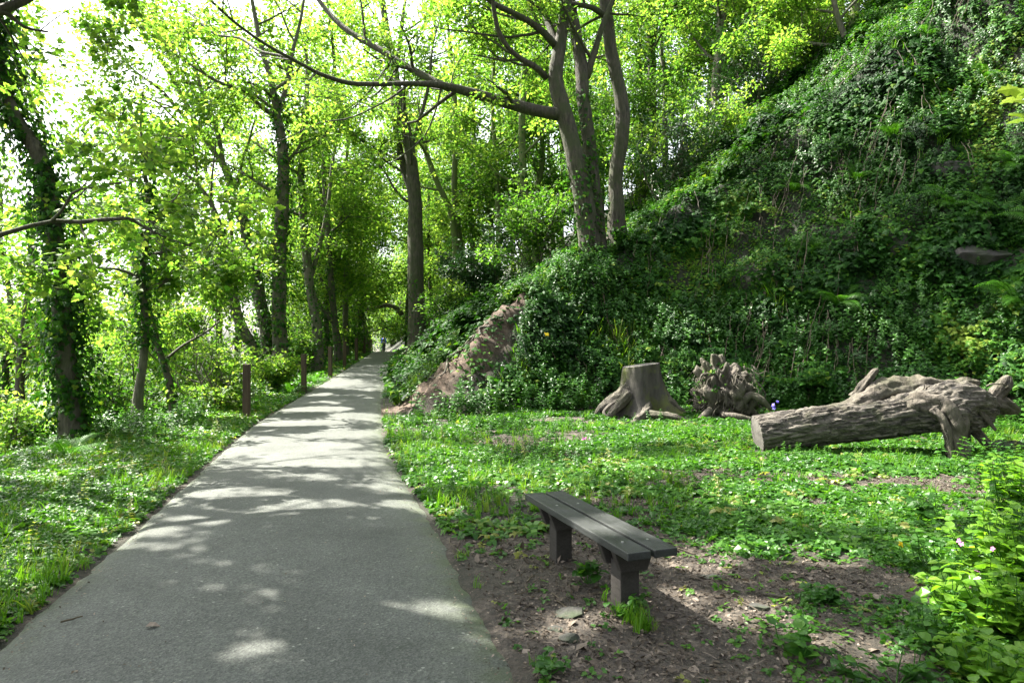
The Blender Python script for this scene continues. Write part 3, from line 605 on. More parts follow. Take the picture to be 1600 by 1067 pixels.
tree("slim upright trunk rising behind the far fence posts", 38, [
    [(541, 550, 10), (539, 500, 8.5), (541, 440, 8), (545, 370, 7), (540, 290, 6), (545, 200, 4)]],
    n=6000, size=.2, limbs=9, lrange=(1.8, 3.4), f0=.2, bark='barkd', seed=25, name="broadleaf_tree", tpl=RH, spread=.65)
tree("curved trunk over the farthest fence posts with a low bough across the path", 46, [
    [(573, 548, 10), (570, 515, 8), (563, 480, 7.5), (555, 430, 7), (552, 370, 6), (556, 300, 4)],
    [(628, 492, 9, 2), (618, 481, 7, 2), (600, 477, 6, 2), (582, 484, 4, 2), (568, 482, 3, 2)]],
    n=6500, size=.22, limbs=[8, 4], lrange=(1.8, 3.6), f0=.2, bark='barkd', seed=26, name="broadleaf_tree", tpl=RH, spread=.7)
tree("thin leaning stem between the straight stem and the nearest fence post", 15, [
    [(275, 632, 12), (262, 590, 11), (248, 548, 10), (238, 500, 8), (220, 450, 6), (205, 400, 4)],
    [(255, 565, 5), (285, 540, 4, .4), (320, 520, 3, .7), (345, 500, 2.4, 1)]],
    n=4200, size=.115, limbs=[6, 4], lrange=(.9, 1.8), f0=.3, bark='bark', seed=27, name="broadleaf_tree", spread=.38, ivy=[(0, 300, 0, .8, .05)])
def left_bough(rng, gt, gl, out): pass
tree("tree at the left frame edge, its crooked leafy bough crossing the stout ivy-clad trunk", 7.6, [
    [(-190, 820, 60), (-200, 600, 46), (-205, 400, 40), (-190, 200, 34), (-160, 0, 28), (-120, -250, 20), (-60, -480, 12)],
    [(-203, 430, 18), (-120, 398, 13, .2), (-50, 380, 10, .5), (0, 367, 8, .7), (40, 355, 7, .8), (85, 345, 6, .9), (130, 347, 7, 1.0), (175, 342, 6, 1.1), (205, 342, 5, 1.2), (245, 366, 3.6, 1.3), (300, 385, 2.6, 1.4)],
    [(80, 346, 5.5, .9), (100, 325, 5, .7), (115, 300, 4, .6), (150, 292, 3.2, .5), (190, 285, 2.4, .4)],
    [(-165, 20, 20), (-80, 40, 18, .5), (-20, 22, 17, .8), (20, 8, 14, 1), (60, -12, 12, 1.3), (120, -70, 9, 1.8)],
    [(-30, 25, 8, .7), (8, 20, 7, .9), (38, 42, 5, 1), (75, 50, 3, 1.2)],
    [(-140, -150, 16), (-20, -280, 13, -.5), (120, -400, 10, -1.2), (300, -520, 7, -2)]],
    n=7000, size=.085, limbs=[2, 11, 6, 2, 2, 9], lrange=(.5, 1.25), f0=.75, bark='bark', seed=28, name="broadleaf_tree", spread=.26, tpl=T_maple(), up=-.02)
# unseen trees added left of the frame so their crowns shade the near path
for i, (x, y, hh, lab) in enumerate(((-7.6, 5.6, 13, "unseen tree added to shade the near path, just out of frame to the left"), (-8.2, 9.2, 15, "tall unseen shade tree added beyond the left edge of the frame"), (-6.8, 2.2, 13, "unseen shade tree added on the verge left of the camera"), (-12, 10.5, 15, "unseen shade tree added on the river bank well left of the frame"), (-11, 5, 14, "second unseen shade tree added on the river bank left of the camera"))):
    pxb = CX + x / y * F
    px_ = lambda z, dx=0: (CX + (x + dx) / y * F, CY - (z - H) / y * F)
    st = [[(*px_(-.3), 62 * 7 / y), (*px_(2), 50 * 7 / y), (*px_(5, .3), 40 * 7 / y), (*px_(8, .9), 30 * 7 / y, .3), (*px_(11, 1.6), 20 * 7 / y, .6), (*px_(hh, 2.2), 10 * 7 / y, 1)]]
    for (z0, z1, ddx, ddy) in ((7, 10, 4.2, 2.0), (7.5, 11.5, 4.5, -1), (9, 12.5, 3.5, 3.5), (8.5, 11.5, 1.5, 4), (9, 13, 4.5, 1), (8, 12, -2.5, 2)):
        # limbs given as points in the same pixel system at their own depth
        pl = []
        for f, w in ((0, 14), (.35, 11), (.7, 8), (1, 5)):
            X_, Y_, Z_ = x + .4 + ddx * f, y + ddy * f, z0 + (z1 - z0) * f
            pl.append((CX + X_ / max(Y_, .6) * F, CY - (Z_ - H) / max(Y_, .6) * F, w * 7 / y, max(Y_, .6) - y))
        st.append(pl)
    tree(lab, y, st, n=[30000, 26000, 24000, 28000, 28000][i], size=.18, limbs=[4, 6, 6, 6, 6, 6, 6], lrange=(1.4, 2.8), f0=.8, up=.2, bark='bark', seed=40 + i, name="broadleaf_tree", spread=.6, tpl=RH)
# sapling outside the right edge, one spray of sunlit leaves in the frame
tree("sycamore sapling at the right frame edge holding out a few bright yellow-green lobed leaves", 6.4, [
    [(1790, 700, 26), (1800, 500, 20), (1790, 330, 16), (1770, 200, 12), (1750, 60, 8)],
    [(1785, 300, 7), (1720, 250, 5, -.1), (1665, 210, 4, -.2), (1625, 185, 3, -.2), (1596, 166, 2, -.2)]],
    n=600, size=.14, limbs=[6, 0], lrange=(.3, .7), f0=.5, lev=1, ends=False, leaf='yellow', bark='bark', seed=30, name="broadleaf_tree", spread=.25, tpl=T_maple(), limbdir=(2, .3, 0),
    extra=lambda rng, gt, gl, out: inst(gl, T_maple(), np.array([P3(px, py, 6.2 + k * .04) for k, (px, py) in enumerate(((1590, 140), (1602, 158), (1606, 178), (1592, 150), (1612, 140), (1600, 185), (1622, 165)))]),
        frames(7, (-.1, -.5, .8), .25, np.array([-.9, 0, -.15]), rng), .17 * rng.uniform(.8, 1.2, 7), rng.uniform(.5, 1, 7)))

# --- the wood beyond: copies of four kinds
def bg_template(lab, seed, h, leaf, bark, n, size, ivyn=0):
    rng = np.random.default_rng(seed); root = empty("woodland_tree", (0, 0, 0), lab, "tree", "trees of the wood beyond")
    gt = Geo(); gl = Geo(); out = []
    z = np.linspace(-.5, h, 16); pts = np.stack([(fbm(z * .2, seed, 0, 3) - .5) * 3 * (z / h), (fbm(z * .2, seed + 9, 0, 3) - .5) * 3 * (z / h), z], 1)
    rad = .19 * (1 - z / h * .85) * (1 + .7 * np.exp(-(z + .5) / .5)); tube(gt, pts, rad, 9, .1, 2, seed)
    for k in range(20):
        f = rng.uniform(.12, 1); i = min(int(f * 15), 14); a = rng.uniform(0, 2 * pi)
        grow(rng, pts[i], np.array([cos(a), sin(a), rng.uniform(.1, .9)]), rng.uniform(2, 3.8) * (1.1 - .5 * f), .05 * (1.2 - f), 1, out, .1, nch=(4, 6))
    for (pp, r_, lv) in out: tube(gt, pp, np.maximum(r_, .006), 4, cap=False)
    gt.build("trunk", M[bark], root, True)
    inst(gl, RH, *sprays(rng, out, n, size, .7, cull=False)); gl.build("crown", M[leaf], root)
    if ivyn:
        gi = Geo(); ivy_on(rng, gi, pts, rad, ivyn, .16, 0, .5, .16); gi.build("ivy", M['ivy'], root)
    return root
LAB = ["slender sunlit tree of the wood beyond the bend", "darker full-leaved tree of the wood behind the bank", "ivied tree of the riverside wood beyond the fence", "young pale-leaved tree on the wooded slope"]
TP = [bg_template(LAB[0], 61, 15, 'fresh', 'bark', 9500, .19), bg_template(LAB[1], 62, 16, 'mid', 'barkd', 10500, .2), bg_template(LAB[2], 63, 14, 'fresh', 'barkd', 9500, .19, 900), bg_template(LAB[3], 64, 11, 'mid', 'barkm', 9500, .18)]
used = [0] * 4
def place_bg(x, y, k, rng, big=1.0):
    o = TP[k] if not used[k] else copy_tree(TP[k]); used[k] = 1
    o.location = (x, y, ground(x, y) - .1); o.rotation_euler = (0, 0, rng.uniform(0, 6.28)); s = rng.uniform(.8, 1.2) if big == 1.0 else big; o.scale = (s, s, s * rng.uniform(.9, 1.15))
rng = np.random.default_rng(77)
for (x, y) in ((-9.8, 44), (-11.5, 50), (-14.5, 57), (-16.5, 64), (-10.8, 38), (-21, 78), (-23, 88), (-17, 90), (-19, 70), (-13, 96), (-12.5, 42), (-15, 49), (-20, 60), (-9.6, 35.2), (-14.5, 62), (-19, 100), (-23, 110), (-12.8, 53)): place_bg(x, y, 2, rng)
for (x, y) in ((-4.2, 47), (-6, 54), (-7.5, 62), (-3.0, 40), (-9.5, 72), (-6, 82), (-11, 84), (-13, 95), (-16.5, 104), (-1.5, 50), (0, 62), (-3.5, 70), (-8.2, 58), (-9.2, 64), (-16, 112), (-20, 122), (-26, 124), (-12, 104), (-5.2, 43.5)): place_bg(x, y, 0, rng)
for q, (x, y) in enumerate(((-16, 29), (-18.5, 33), (-12.5, 31), (-21, 40), (-15.5, 36), (-18, 25), (-23, 31))): place_bg(x, y, 0 if q % 3 else 2, rng)
for (x, y) in ((2.5, 42), (6, 46), (4, 55), (10, 50), (9, 40), (13, 45), (15, 38), (18, 46), (21, 40), (7, 66), (15, 60), (24, 52), (2, 78), (12, 80), (22, 70), (29, 60)): place_bg(x, y, 1, rng)
for (x, y) in ((1.2, 34), (3.6, 37), (6.5, 33), (9.5, 31), (12.5, 33), (14.5, 29), (17.5, 30), (19.5, 33), (-1.2, 37)): place_bg(x, y, 3, rng)

for (x, y, k, b) in ((-10.3, 36.5, 0, 1.4), (-12.5, 46.5, 0, 1.5), (-7.6, 50.5, 0, 1.45), (-8.4, 66, 1, 1.4)): place_bg(x, y, k, rng, b)
# far bank of the river
g = Geo(); nf = 16000; x = R.uniform(-190, -105, nf); y = R.uniform(20, 260, nf); z0 = ground(x, np.clip(y, 0, 128), False); hh = 7 * fbm(x * .08, y * .08) + 3
P_ = np.stack([x, y, z0 + hh * R.uniform(0, 1, nf) ** .5], 1); inst(g, RH, P_, frames(nf, None, .8), R.uniform(1.2, 2.2, nf), R.uniform(0, 1, nf))
tag(g.build("far_woodland", M['mid']), kind="stuff")

# ------------------------------------------------------------------ bushes
def bush(label, px, py, d, wpx, hpx, leaf='mid', n=2500, size=.1, seed=0, name="shrub", bark='barkd', nst=9, spread=.3, tpl=None, cull=True):
    rng = np.random.default_rng(500 + seed); b = P3(px, py, d); b[2] = ground(b[0], b[1]) - .05
    w, h = wpx / F * d, hpx / F * d; root = empty(name, b, label, "bush"); gt = Geo(); gl = Geo(); out = []
    for k in range(nst):
        a = rng.uniform(0, 2 * pi); q = rng.uniform(.1, 1)
        grow(rng, b + np.array([cos(a), sin(a), 0]) * .12 * q, np.array([cos(a) * w / h * .6 * q, sin(a) * w / h * .6 * q, 1]), h * rng.uniform(.6, .95), .02 + .006 * h, 1, out, .05, .3, (4, 6))
    for (pp, r_, lv) in out: tube(gt, pp, np.maximum(r_, .004), 5, cap=False)
    gt.build("stem", M[bark], root, True, origin=b)
    inst(gl, tpl or RH, *sprays(rng, out, n, size, spread, cull=cull)); gl.build("foliage", M[leaf], root, origin=b); return root
for a in (("dark glossy holly bush right of the bowed trunk on the bank", 1040, 268, 25, 130, 150, 'holly', 6500, .12, 1), ("dark holly growing against the ivied double trunk", 1180, 215, 27, 90, 130, 'holly', 5000, .12, 2),
          ("yellow-green bush below the dark ivied trunk on the slope", 1095, 235, 26, 110, 120, 'fresh', 3600, .13, 3), ("dark hazel bush with bare lower stems left of the twin-stemmed tree", 845, 400, 23.5, 130, 150, 'mid', 5000, .14, 4),
          ("broad evergreen shrub on the slope behind the bare earth", 770, 440, 27, 140, 110, 'holly', 5200, .15, 5), ("leafy shrub at the foot of the trunk at the bend", 690, 475, 28, 90, 70, 'mid', 3200, .13, 6),
          ("bright bush between the mossy trunks and the slope", 720, 440, 33, 110, 60, 'fresh', 2600, .16, 7), ("light green bush behind the bowed trunk", 1000, 300, 28, 100, 130, 'fresh', 3200, .15, 8),
          ("tall leafy bush along the crest left of the small leaning tree", 1270, 150, 26.5, 110, 130, 'fresh', 4200, .14, 9), ("sunlit bush on the crest right of the small leaning tree", 1400, 70, 24.5, 120, 110, 'fresh', 4200, .14, 10),
          ("sunlit bush at the top of the bank near its highest point", 1490, 20, 24, 120, 110, 'mid', 4200, .14, 11),
          ("green riverside bush left of the nearest fence post", 335, 640, 15.2, 110, 110, 'fresh', 4200, .10, 12), ("large riverside bush behind the thin straight ivied stem", 190, 640, 15.5, 150, 150, 'mid', 5000, .10, 13),
          ("bright bush between the first and second fence posts", 428, 618, 20.5, 50, 60, 'fresh', 2600, .11, 14), ("low riverside bush at the left frame edge beside the ivied trunk", 25, 690, 11.5, 100, 110, 'fresh', 2600, .09, 15),
          ("tall bush behind the leaning stem on the river side", 300, 590, 19, 150, 200, 'fresh', 6000, .12, 16), ("pale bush between the ivied trunk and the straight stem", 160, 600, 18, 120, 190, 'fresh', 5200, .12, 17),
          ("bush behind the second and third fence posts", 455, 585, 27.5, 80, 80, 'mid', 3600, .14, 18), ("bush on the river side of the far fence posts", 535, 552, 41, 50, 60, 'mid', 2600, .18, 19),
          ("dark bush closing the view where the path turns", 640, 520, 50, 90, 60, 'mid', 3200, .2, 20), ("bush at the end of the path beyond the walker", 612, 548, 96, 60, 60, 'mid', 2600, .4, 21),
          ("tangled bush low on the river side at the left edge", 55, 640, 14.5, 130, 130, 'fresh', 3600, .10, 22), ("ivy-covered bush at the right edge of the path by the bend", 630, 556, 22.5, 40, 40, 'ivy', 2000, .12, 23)):
    bush(a[0], *a[1:6], leaf=a[6], n=a[7], size=a[8], seed=a[9])

# ------------------------------------------------------------------ bench
def box_bm(g, sx, sy, sz, c=(0, 0, 0), bev=.006, top=(1, 1), tint=.5):
    """bevelled box; top = scale of the top face against the bottom one"""
    bm = bmesh.new(); bmesh.ops.create_cube(bm, size=1)
    for v in bm.verts:
        k = (top[0], top[1]) if v.co.z > 0 else (1, 1)
        v.co = Vector((v.co.x * sx * k[0] + c[0], v.co.y * sy * k[1] + c[1], v.co.z * sz + c[2]))
    if bev: bmesh.ops.bevel(bm, geom=bm.edges[:], offset=bev, segments=2, profile=.6, affect='EDGES')
    bmesh.ops.triangulate(bm, faces=[f for f in bm.faces if len(f.verts) > 4]); bm.verts.index_update()
    V = [v.co[:] for v in bm.verts]
    g.add(V, [[v.index for v in f.verts] for f in bm.faces if len(f.verts) == 4], [[v.index for v in f.verts] for f in bm.faces if len(f.verts) == 3], tint); bm.free()
def wood_mat(name, c1, c2, rough=.5, spec=.4):
    m, t, b, o = mat(name); tc = N(t, "ShaderNodeTexCoord"); mp = N(t, "ShaderNodeMapping"); mp.inputs["Scale"].default_value = (1, .06, 1)
    t.links.new(tc.outputs["Object"], mp.inputs[0]); n1 = N(t, "ShaderNodeTexNoise", Scale=70.0, Detail=6.0, Roughness=.7); t.links.new(mp.outputs[0], n1.inputs["Vector"])
    n2 = N(t, "ShaderNodeTexNoise", Scale=5.0, Detail=6.0, Roughness=.7); t.links.new(tc.outputs["Object"], n2.inputs["Vector"])
    r = ramp(t, [(.28, c1), (.52, c2), (.60, tuple(x * 1.15 for x in c2)), (.68, tuple(x * 2.0 + .01 for x in c2))]); ad = N(t, "ShaderNodeMath", _operation='ADD'); ml = N(t, "ShaderNodeMath", _operation='MULTIPLY'); ml.inputs[1].default_value = .5
    t.links.new(n1.outputs[0], ad.inputs[0]); t.links.new(n2.outputs[0], ad.inputs[1]); t.links.new(ad.outputs[0], ml.inputs[0]); t.links.new(ml.outputs[0], r.inputs[0])
    t.links.new(r.outputs[0], b.inputs["Base Color"]); b.inputs["Specular IOR Level"].default_value = spec
    rr_ = ramp(t, [(.3, (rough - .12,) * 3), (.7, (rough + .18,) * 3)]); t.links.new(n2.outputs[0], rr_.inputs[0]); t.links.new(rr_.outputs[0], b.inputs["Roughness"])
    bp = N(t, "ShaderNodeBump", Strength=.6, Distance=.006); t.links.new(n1.outputs[0], bp.inputs["Height"]); t.links.new(bp.outputs[0], b.inputs["Normal"]); return m
M['plank'] = wood_mat("bench_plank", (.011, .0125, .0115), (.034, .037, .035), .45, .35)
M['benchleg'] = wood_mat("bench_leg", (.014, .0125, .011), (.038, .034, .03), .6, .3)
M['bolt'] = plain_mat("bolt_metal", (.3, .3, .29), (.45, .45, .43), rough=.45, metal=.8)
bc = np.array([.515, 4.53]); bz = ground(*bc); brz = math.atan2(.343, .94)
bench = empty("bench", (*bc, bz), "low backless bench with two dark grey planks on two stout posts, standing on bare earth", "bench", rz=brz)
for sx in (-.082, .082):
    g = Geo(); box_bm(g, .146, 1.57, .045, (sx * 1.04, 0, .392)); g.build("seat_plank", M['plank'], bench, True)
for sy in (-.47, .47):
    g = Geo(); box_bm(g, .125, .125, .50, (0, sy, .02)); g.build("leg", M['benchleg'], bench, True)
    for e in (-.09, .09):
        g = Geo(); box_bm(g, .17, .052, .135, (0, sy + e, .301), top=(1.62, 1)); g.build("bracket", M['benchleg'], bench, True)
    for sx in (-.082, .082):
        g = Geo(); tube(g, [(sx, sy - .12, .413), (sx, sy - .12, .4185)], .009, 8); g.build("bolt_head", M['bolt'], bench)
for o in bench.children:
    for p in o.data.polygons: p.use_smooth = False

# ------------------------------------------------------------------ fence posts
POSTS = ((385, 14.0, .098, "nearest brown timber fence post at the left edge of the path"), (475, 20.0, .10, "second brown fence post, beside pale ferns at the path edge"), (516, 25.0, .10, "third brown fence post along the path"),
         (538, 29.5, .11, "fourth brown fence post, before the bend"), (557, 34.0, .11, "fifth brown fence post under the curved trunk"), (569.5, 42, .12, "sixth brown fence post, near where the path crests"), (577.5, 50, .13, "seventh brown fence post left of the walker"),
         (585, 60, .13, "eighth fence post just left of the walker"), (590.5, 68, .13, "farthest fence post, touching the walker's left side"))
for px, Y, w, lab in POSTS:
    X = (px - CX) / F * Y; X = min(X, xl(Y) - .12); z = ground(X, Y); rng = np.random.default_rng(int(px)); g = Geo()
    box_bm(g, w * 1.25, w * 1.25, 1.45, (0, 0, .395), .008, top=(.97, .97))
    o = g.build("fence_post", M['timber']); o.location = (X, Y, z); o.rotation_euler = (rng.normal() * .012, rng.normal() * .015, rng.uniform(-.2, .2)); tag(o, lab, "post", "timber posts along the path")

# ------------------------------------------------------------------ fallen log
def bark_log():
    m, t, b, o = mat("log_bark"); tc = N(t, "ShaderNodeTexCoord"); mp = N(t, "ShaderNodeMapping"); mp.inputs["Scale"].default_value = (.32, 1, 1)
    t.links.new(tc.outputs["Object"], mp.inputs[0]); w = N(t, "ShaderNodeTexNoise", Scale=16.0, Detail=8.0, Roughness=.66, Distortion=1.0); t.links.new(mp.outputs[0], w.inputs["Vector"])
    n2 = N(t, "ShaderNodeTexNoise", Scale=3.0, Detail=5.0); t.links.new(tc.outputs["Object"], n2.inputs["Vector"])
    r = ramp(t, [(.38, (.012, .010, .008)), (.46, (.06, .052, .042)), (.54, (.12, .106, .085)), (.72, (.21, .19, .155))]); t.links.new(w.outputs[0], r.inputs[0])
    r2 = ramp(t, [(.5, (0, 0, 0)), (.72, (.55,) * 3)]); t.links.new(n2.outputs[0], r2.inputs[0])
    mx = N(t, "ShaderNodeMix", _data_type='RGBA'); t.links.new(r2.outputs[0], mx.inputs["Factor"]); t.links.new(r.outputs[0], mx.inputs["A"]); mx.inputs["B"].default_value = (.075, .085, .03, 1)
    t.links.new(mx.outputs["Result"], b.inputs["Base Color"]); b.inputs["Roughness"].default_value = .85
    bp = N(t, "ShaderNodeBump", Strength=1.0, Distance=.06); t.links.new(w.outputs[0], bp.inputs["Height"]); t.links.new(bp.outputs[0], b.inputs["Normal"]); return m
M['logbark'] = bark_log()
def endgrain():
    m, t, b, o = mat("cut_end"); tc = N(t, "ShaderNodeTexCoord"); w = N(t, "ShaderNodeTexNoise", Scale=6.0, Detail=8.0, Roughness=.7); t.links.new(tc.outputs["Object"], w.inputs["Vector"])
    r = ramp(t, [(.3, (.05, .045, .038)), (.6, (.13, .12, .105)), (.8, (.22, .20, .18))]); t.links.new(w.outputs[0], r.inputs[0]); t.links.new(r.outputs[0], b.inputs["Base Color"]); b.inputs["Roughness"].default_value = .85
    bp = N(t, "ShaderNodeBump", Strength=.5, Distance=.02); t.links.new(w.outputs[0], bp.inputs["Height"]); t.links.new(bp.outputs[0], b.inputs["Normal"]); return m
M['cut'] = endgrain()
def lobed_tube(g, P, n, sides, bump, bf, seed, fib=0.0):
    Q = smooth_path(np.array(P, float), n); tube(g, Q[:, :3], np.maximum(Q[:, 3], .004), sides, bump, bf, seed, fib=fib)
def pd(px, py, d, r): return (*P3(px, py, d), r)
lb = P3(1187, 700, 9.9); lb[2] = ground(lb[0], lb[1])
log = empty("fallen_log", lb, "fallen grey tree trunk with sawn left end and torn-up root plate, lying on the grass", "log")
g = Geo(); n = 190; sd = 110
ax = smooth_path(np.array([(*P3(1183, 680, 9.95), .285), (*P3(1280, 665, 9.9), .285), (*P3(1370, 655, 9.85), .285), (*P3(1440, 642, 9.8), .31), (*P3(1478, 636, 9.75), .36), (*P3(1515, 636, 9.75), .30), (*P3(1540, 640, 9.8), .15)]), n)
t_ = nrm(np.gradient(ax[:, :3], axis=0)); an = np.arange(sd) * 2 * pi / sd
U = nrm(np.cross(t_, [0, 1, 0])); Wv = np.cross(U, t_)
D = U[:, None] * np.cos(an)[None, :, None] + Wv[:, None] * np.sin(an)[None, :, None]
Q0 = ax[:, None, :3] + D * ax[:, None, 3:4]
rid = np.abs(fbm(np.cos(an)[None] * 6.5 + 0 * ax[:, :1], np.sin(an)[None] * 6.5 + .9 * fbm(an[None] * 1.2, ax[:, :1] * 2), ax[:, :1] * 3.2, 4) - .5) * 2
rr = ax[:, 3:4] * (1 + .10 * (fbm(Q0[..., 0] * 1.5, Q0[..., 1] * 3, Q0[..., 2] * 3) - .5)) + .045 * (np.minimum(rid * 3.2, 1) - .8)
rr = rr + .28 * sst(ax[:, 0:1], lb[0] + 1.9, lb[0] + 2.7) * (fbm(Q0[..., 0] * 3.5, Q0[..., 1] * 3.5, Q0[..., 2] * 3.5, 4) - .45)
V = (ax[:, None, :3] + D * rr[..., None]).reshape(-1, 3); i = np.arange(n - 1)[:, None] * sd; j = np.arange(sd)[None]; k = (j + 1) % sd
g.add(V, np.stack([i + j, i + k, i + sd + k, i + sd + j], -1).reshape(-1, 4)); trunk = g.build("trunk", M['logbark'], log, True, origin=lb)
g = Geo(); ring = V[:sd]; c = ring.mean(0); g.add(np.concatenate([ring, c + (ring - c) * .6 - [.012, 0, 0], [c - [.02, 0, 0]]]), [[q, (q + 1) % sd, sd + (q + 1) % sd, sd + q] for q in range(sd)], [[2 * sd, sd + q, sd + (q + 1) % sd] for q in range(sd)])
g.build("sawn_end", M['cut'], log, False, origin=lb)
for q, P_ in enumerate(([pd(1375, 648, 9.9, .16), pd(1410, 638, 9.8, .21), pd(1445, 632, 9.66, .23), pd(1475, 640, 9.55, .22), pd(1492, 664, 9.46, .19), pd(1497, 696, 9.42, .16), pd(1496, 728, 9.42, .18)],
                        [pd(1455, 640, 9.5, .07), pd(1472, 655, 9.4, .065), pd(1482, 685, 9.35, .055), pd(1486, 716, 9.3, .04)],
                        [pd(1300, 648, 9.95, .14), pd(1335, 636, 9.98, .18), pd(1365, 622, 10.0, .20), pd(1395, 612, 10.05, .22), pd(1425, 611, 10.1, .23), pd(1455, 615, 10.1, .24), pd(1500, 625, 10, .22)],
                        [pd(1335, 622, 10.1, .09), pd(1352, 600, 10.1, .075), pd(1366, 581, 10.12, .055), pd(1372, 577, 10.12, .03)],
                        [pd(1430, 622, 10.2, .20), pd(1475, 609, 10.2, .15), pd(1505, 600, 10.2, .10), pd(1526, 598, 10.2, .06), pd(1531, 596, 10.2, .02)],
                        [pd(1500, 640, 9.9, .16), pd(1525, 632, 10, .16), pd(1550, 630, 10.05, .15), pd(1575, 636, 10.1, .13), pd(1592, 642, 10.1, .05)],
                        [pd(1545, 632, 10.05, .10), pd(1560, 612, 10.05, .11), pd(1572, 596, 10.05, .10), pd(1577, 588, 10.05, .05)],
                        [pd(1508, 618, 9.7, .05), pd(1522, 632, 9.55, .045), pd(1540, 652, 9.5, .038), pd(1556, 672, 9.5, .02)],
                        [pd(1480, 625, 9.6, .09), pd(1500, 640, 9.55, .09), pd(1508, 662, 9.55, .06), pd(1515, 690, 9.6, .03)],
                        [pd(1500, 650, 9.8, .10), pd(1530, 680, 9.8, .07), pd(1560, 706, 9.7, .05), pd(1600, 722, 9.6, .03)])):
    g = Geo(); lobed_tube(g, P_, 44, 30, .3, 6, q * 3.1, .38); g.build("root", M['root'], log, True, origin=lb)
g = Geo(); rng = np.random.default_rng(5)
for q in range(60):
    p = P3(rng.uniform(1425, 1560), rng.uniform(600, 660), rng.uniform(9.6, 10.2)); P_ = [(*p, rng.uniform(.006, .016))]
    dv = rng.normal(size=3)
    for s in range(4): dv = dv * .7 + rng.normal(size=3) * .6 + [0, 0, -.25]; p = p + nrm(dv) * .07; P_.append((*p, P_[0][3] * (1 - s * .2)))
    lobed_tube(g, P_, 8, 5, 0, 1, 0)
tag(g.build("root_fibres", M['root'], log, True, origin=lb), kind="stuff")

# ------------------------------------------------------------------ stumps
sb = P3(1003, 655, 14.6); sb[2] = ground(sb[0], sb[1])
stump = empty("tree_stump", sb, "tall sawn tree stump with flat top and spreading surface roots", "stump")
g = Geo(); n = 26; sd = 56; hz = np.linspace(-.15, 1.06, n); an = np.arange(sd) * 2 * pi / sd; A, Z = np.meshgrid(an, hz)
fl = np.exp(-np.maximum(Z, 0) / .33)
rr = .37 + .09 * (1 - Z / 1.06) + fl * (.24 + .20 * np.cos(3 * A + 1.0 + .5 * np.sin(A)) + .13 * np.cos(5 * A + 2)) + .05 * (1 - Z / 1.4) * np.cos(4 * A + 1) + .10 * (fbm(np.cos(A) * 1.6, np.sin(A) * 1.6, Z * .8) - .5) + .03 * (fbm(np.cos(A) * 9, np.sin(A) * 9, Z * 2, 3) - .5)
tilt = .05
V = np.stack([sb[0] + rr * np.cos(A) - .03 * Z, sb[1] + rr * np.sin(A), sb[2] + Z + (Z > 1.0) * tilt * np.cos(A)], -1).reshape(-1, 3)
i = np.arange(n - 1)[:, None] * sd; j = np.arange(sd)[None]; k = (j + 1) % sd
g.add(V, np.stack([i + j, i + k, i + sd + k, i + sd + j], -1).reshape(-1, 4))
M['stump'] = bark_mat("stump_wood", (.012, .011, .008), (.078, .07, .056), moss=(.085, .10, .015), mossy=.85, scale=6, stretch=.25, bump=.5, lo=.48, hi=.64)
g.build("trunk", M['stump'], stump, True, origin=sb)
ring = V[-sd:]; c = ring.mean(0); g = Geo(); g.add(np.concatenate([ring + [0, 0, .002], c + (ring - c) * .93 + [0, 0, .012], [c + [0, 0, .015]]]), [[q, (q + 1) % sd, sd + (q + 1) % sd, sd + q] for q in range(sd)], [[sd + q, sd + (q + 1) % sd, 2 * sd] for q in range(sd)])
g.build("sawn_top", M['cut'], stump, False, origin=sb)
for q, P_ in enumerate(([pd(1012, 634, 14.2, .12), pd(1010, 644, 13.8, .11), pd(998, 655, 13.5, .10), pd(985, 664, 13.4, .08), pd(966, 669, 13.3, .04)],
                        [pd(1008, 646, 13.8, .08), pd(1025, 648, 13.6, .09), pd(1048, 651, 13.5, .09), pd(1066, 655, 13.5, .06), pd(1080, 662, 13.5, .03)],
                        [pd(990, 600, 14.45, .15), pd(972, 615, 14.4, .15), pd(955, 627, 14.3, .12), pd(940, 638, 14.2, .09), pd(930, 648, 14.1, .04)],
                        [pd(982, 615, 14.25, .13), pd(966, 634, 14.0, .10), pd(950, 652, 13.7, .06), pd(938, 662, 13.6, .03)],
                        [pd(972, 622, 14.3, .08), pd(954, 634, 14.1, .06), pd(944, 644, 14.0, .04), pd(948, 652, 13.9, .03)],
                        [pd(1022, 600, 14.5, .16), pd(1046, 628, 14.4, .14), pd(1072, 648, 14.3, .07), pd(1090, 652, 14.2, .04)])):
    g = Geo(); lobed_tube(g, P_, 36, 22, .3, 6, q * 2.2, .3); g.build("root", M['root'], stump, True, origin=sb)
s2 = P3(1135, 655, 14.2); s2[2] = ground(s2[0], s2[1]); rng = np.random.default_rng(8)
st2 = empty("root_stump", s2, "upturned rotten stump, a tangle of twisted grey roots beside the sawn stump", "stump")
g = Geo(); n = 64; sd = 110; th = np.linspace(.02, pi * .98, n); A, TH = np.meshgrid(np.arange(sd) * 2 * pi / sd, th)
dx, dy, dz = np.sin(TH) * np.cos(A), np.sin(TH) * np.sin(A), np.cos(TH)
rr = 1.02 + .9 * (fbm(dx * 2 + 4, dy * 2, dz * 2, 4) - .5) + .9 * (np.minimum(np.abs(fbm(dx * 4, dy * 4, dz * 1.6, 4) - .5) * 4, 1) - .6) * .5
V = np.stack([s2[0] + .60 * rr * dx - .02 - .12 * dz, s2[1] + .46 * rr * dy, s2[2] + .46 + .66 * rr * dz * (1 - .12 * dx)], -1).reshape(-1, 3)
i = np.arange(n - 1)[:, None] * sd; j = np.arange(sd)[None]; k = (j + 1) % sd; g.add(V, np.stack([i + j, i + sd + j, i + sd + k, i + k], -1).reshape(-1, 4))
g.build("root_mass", M['root'], st2, True, origin=s2)
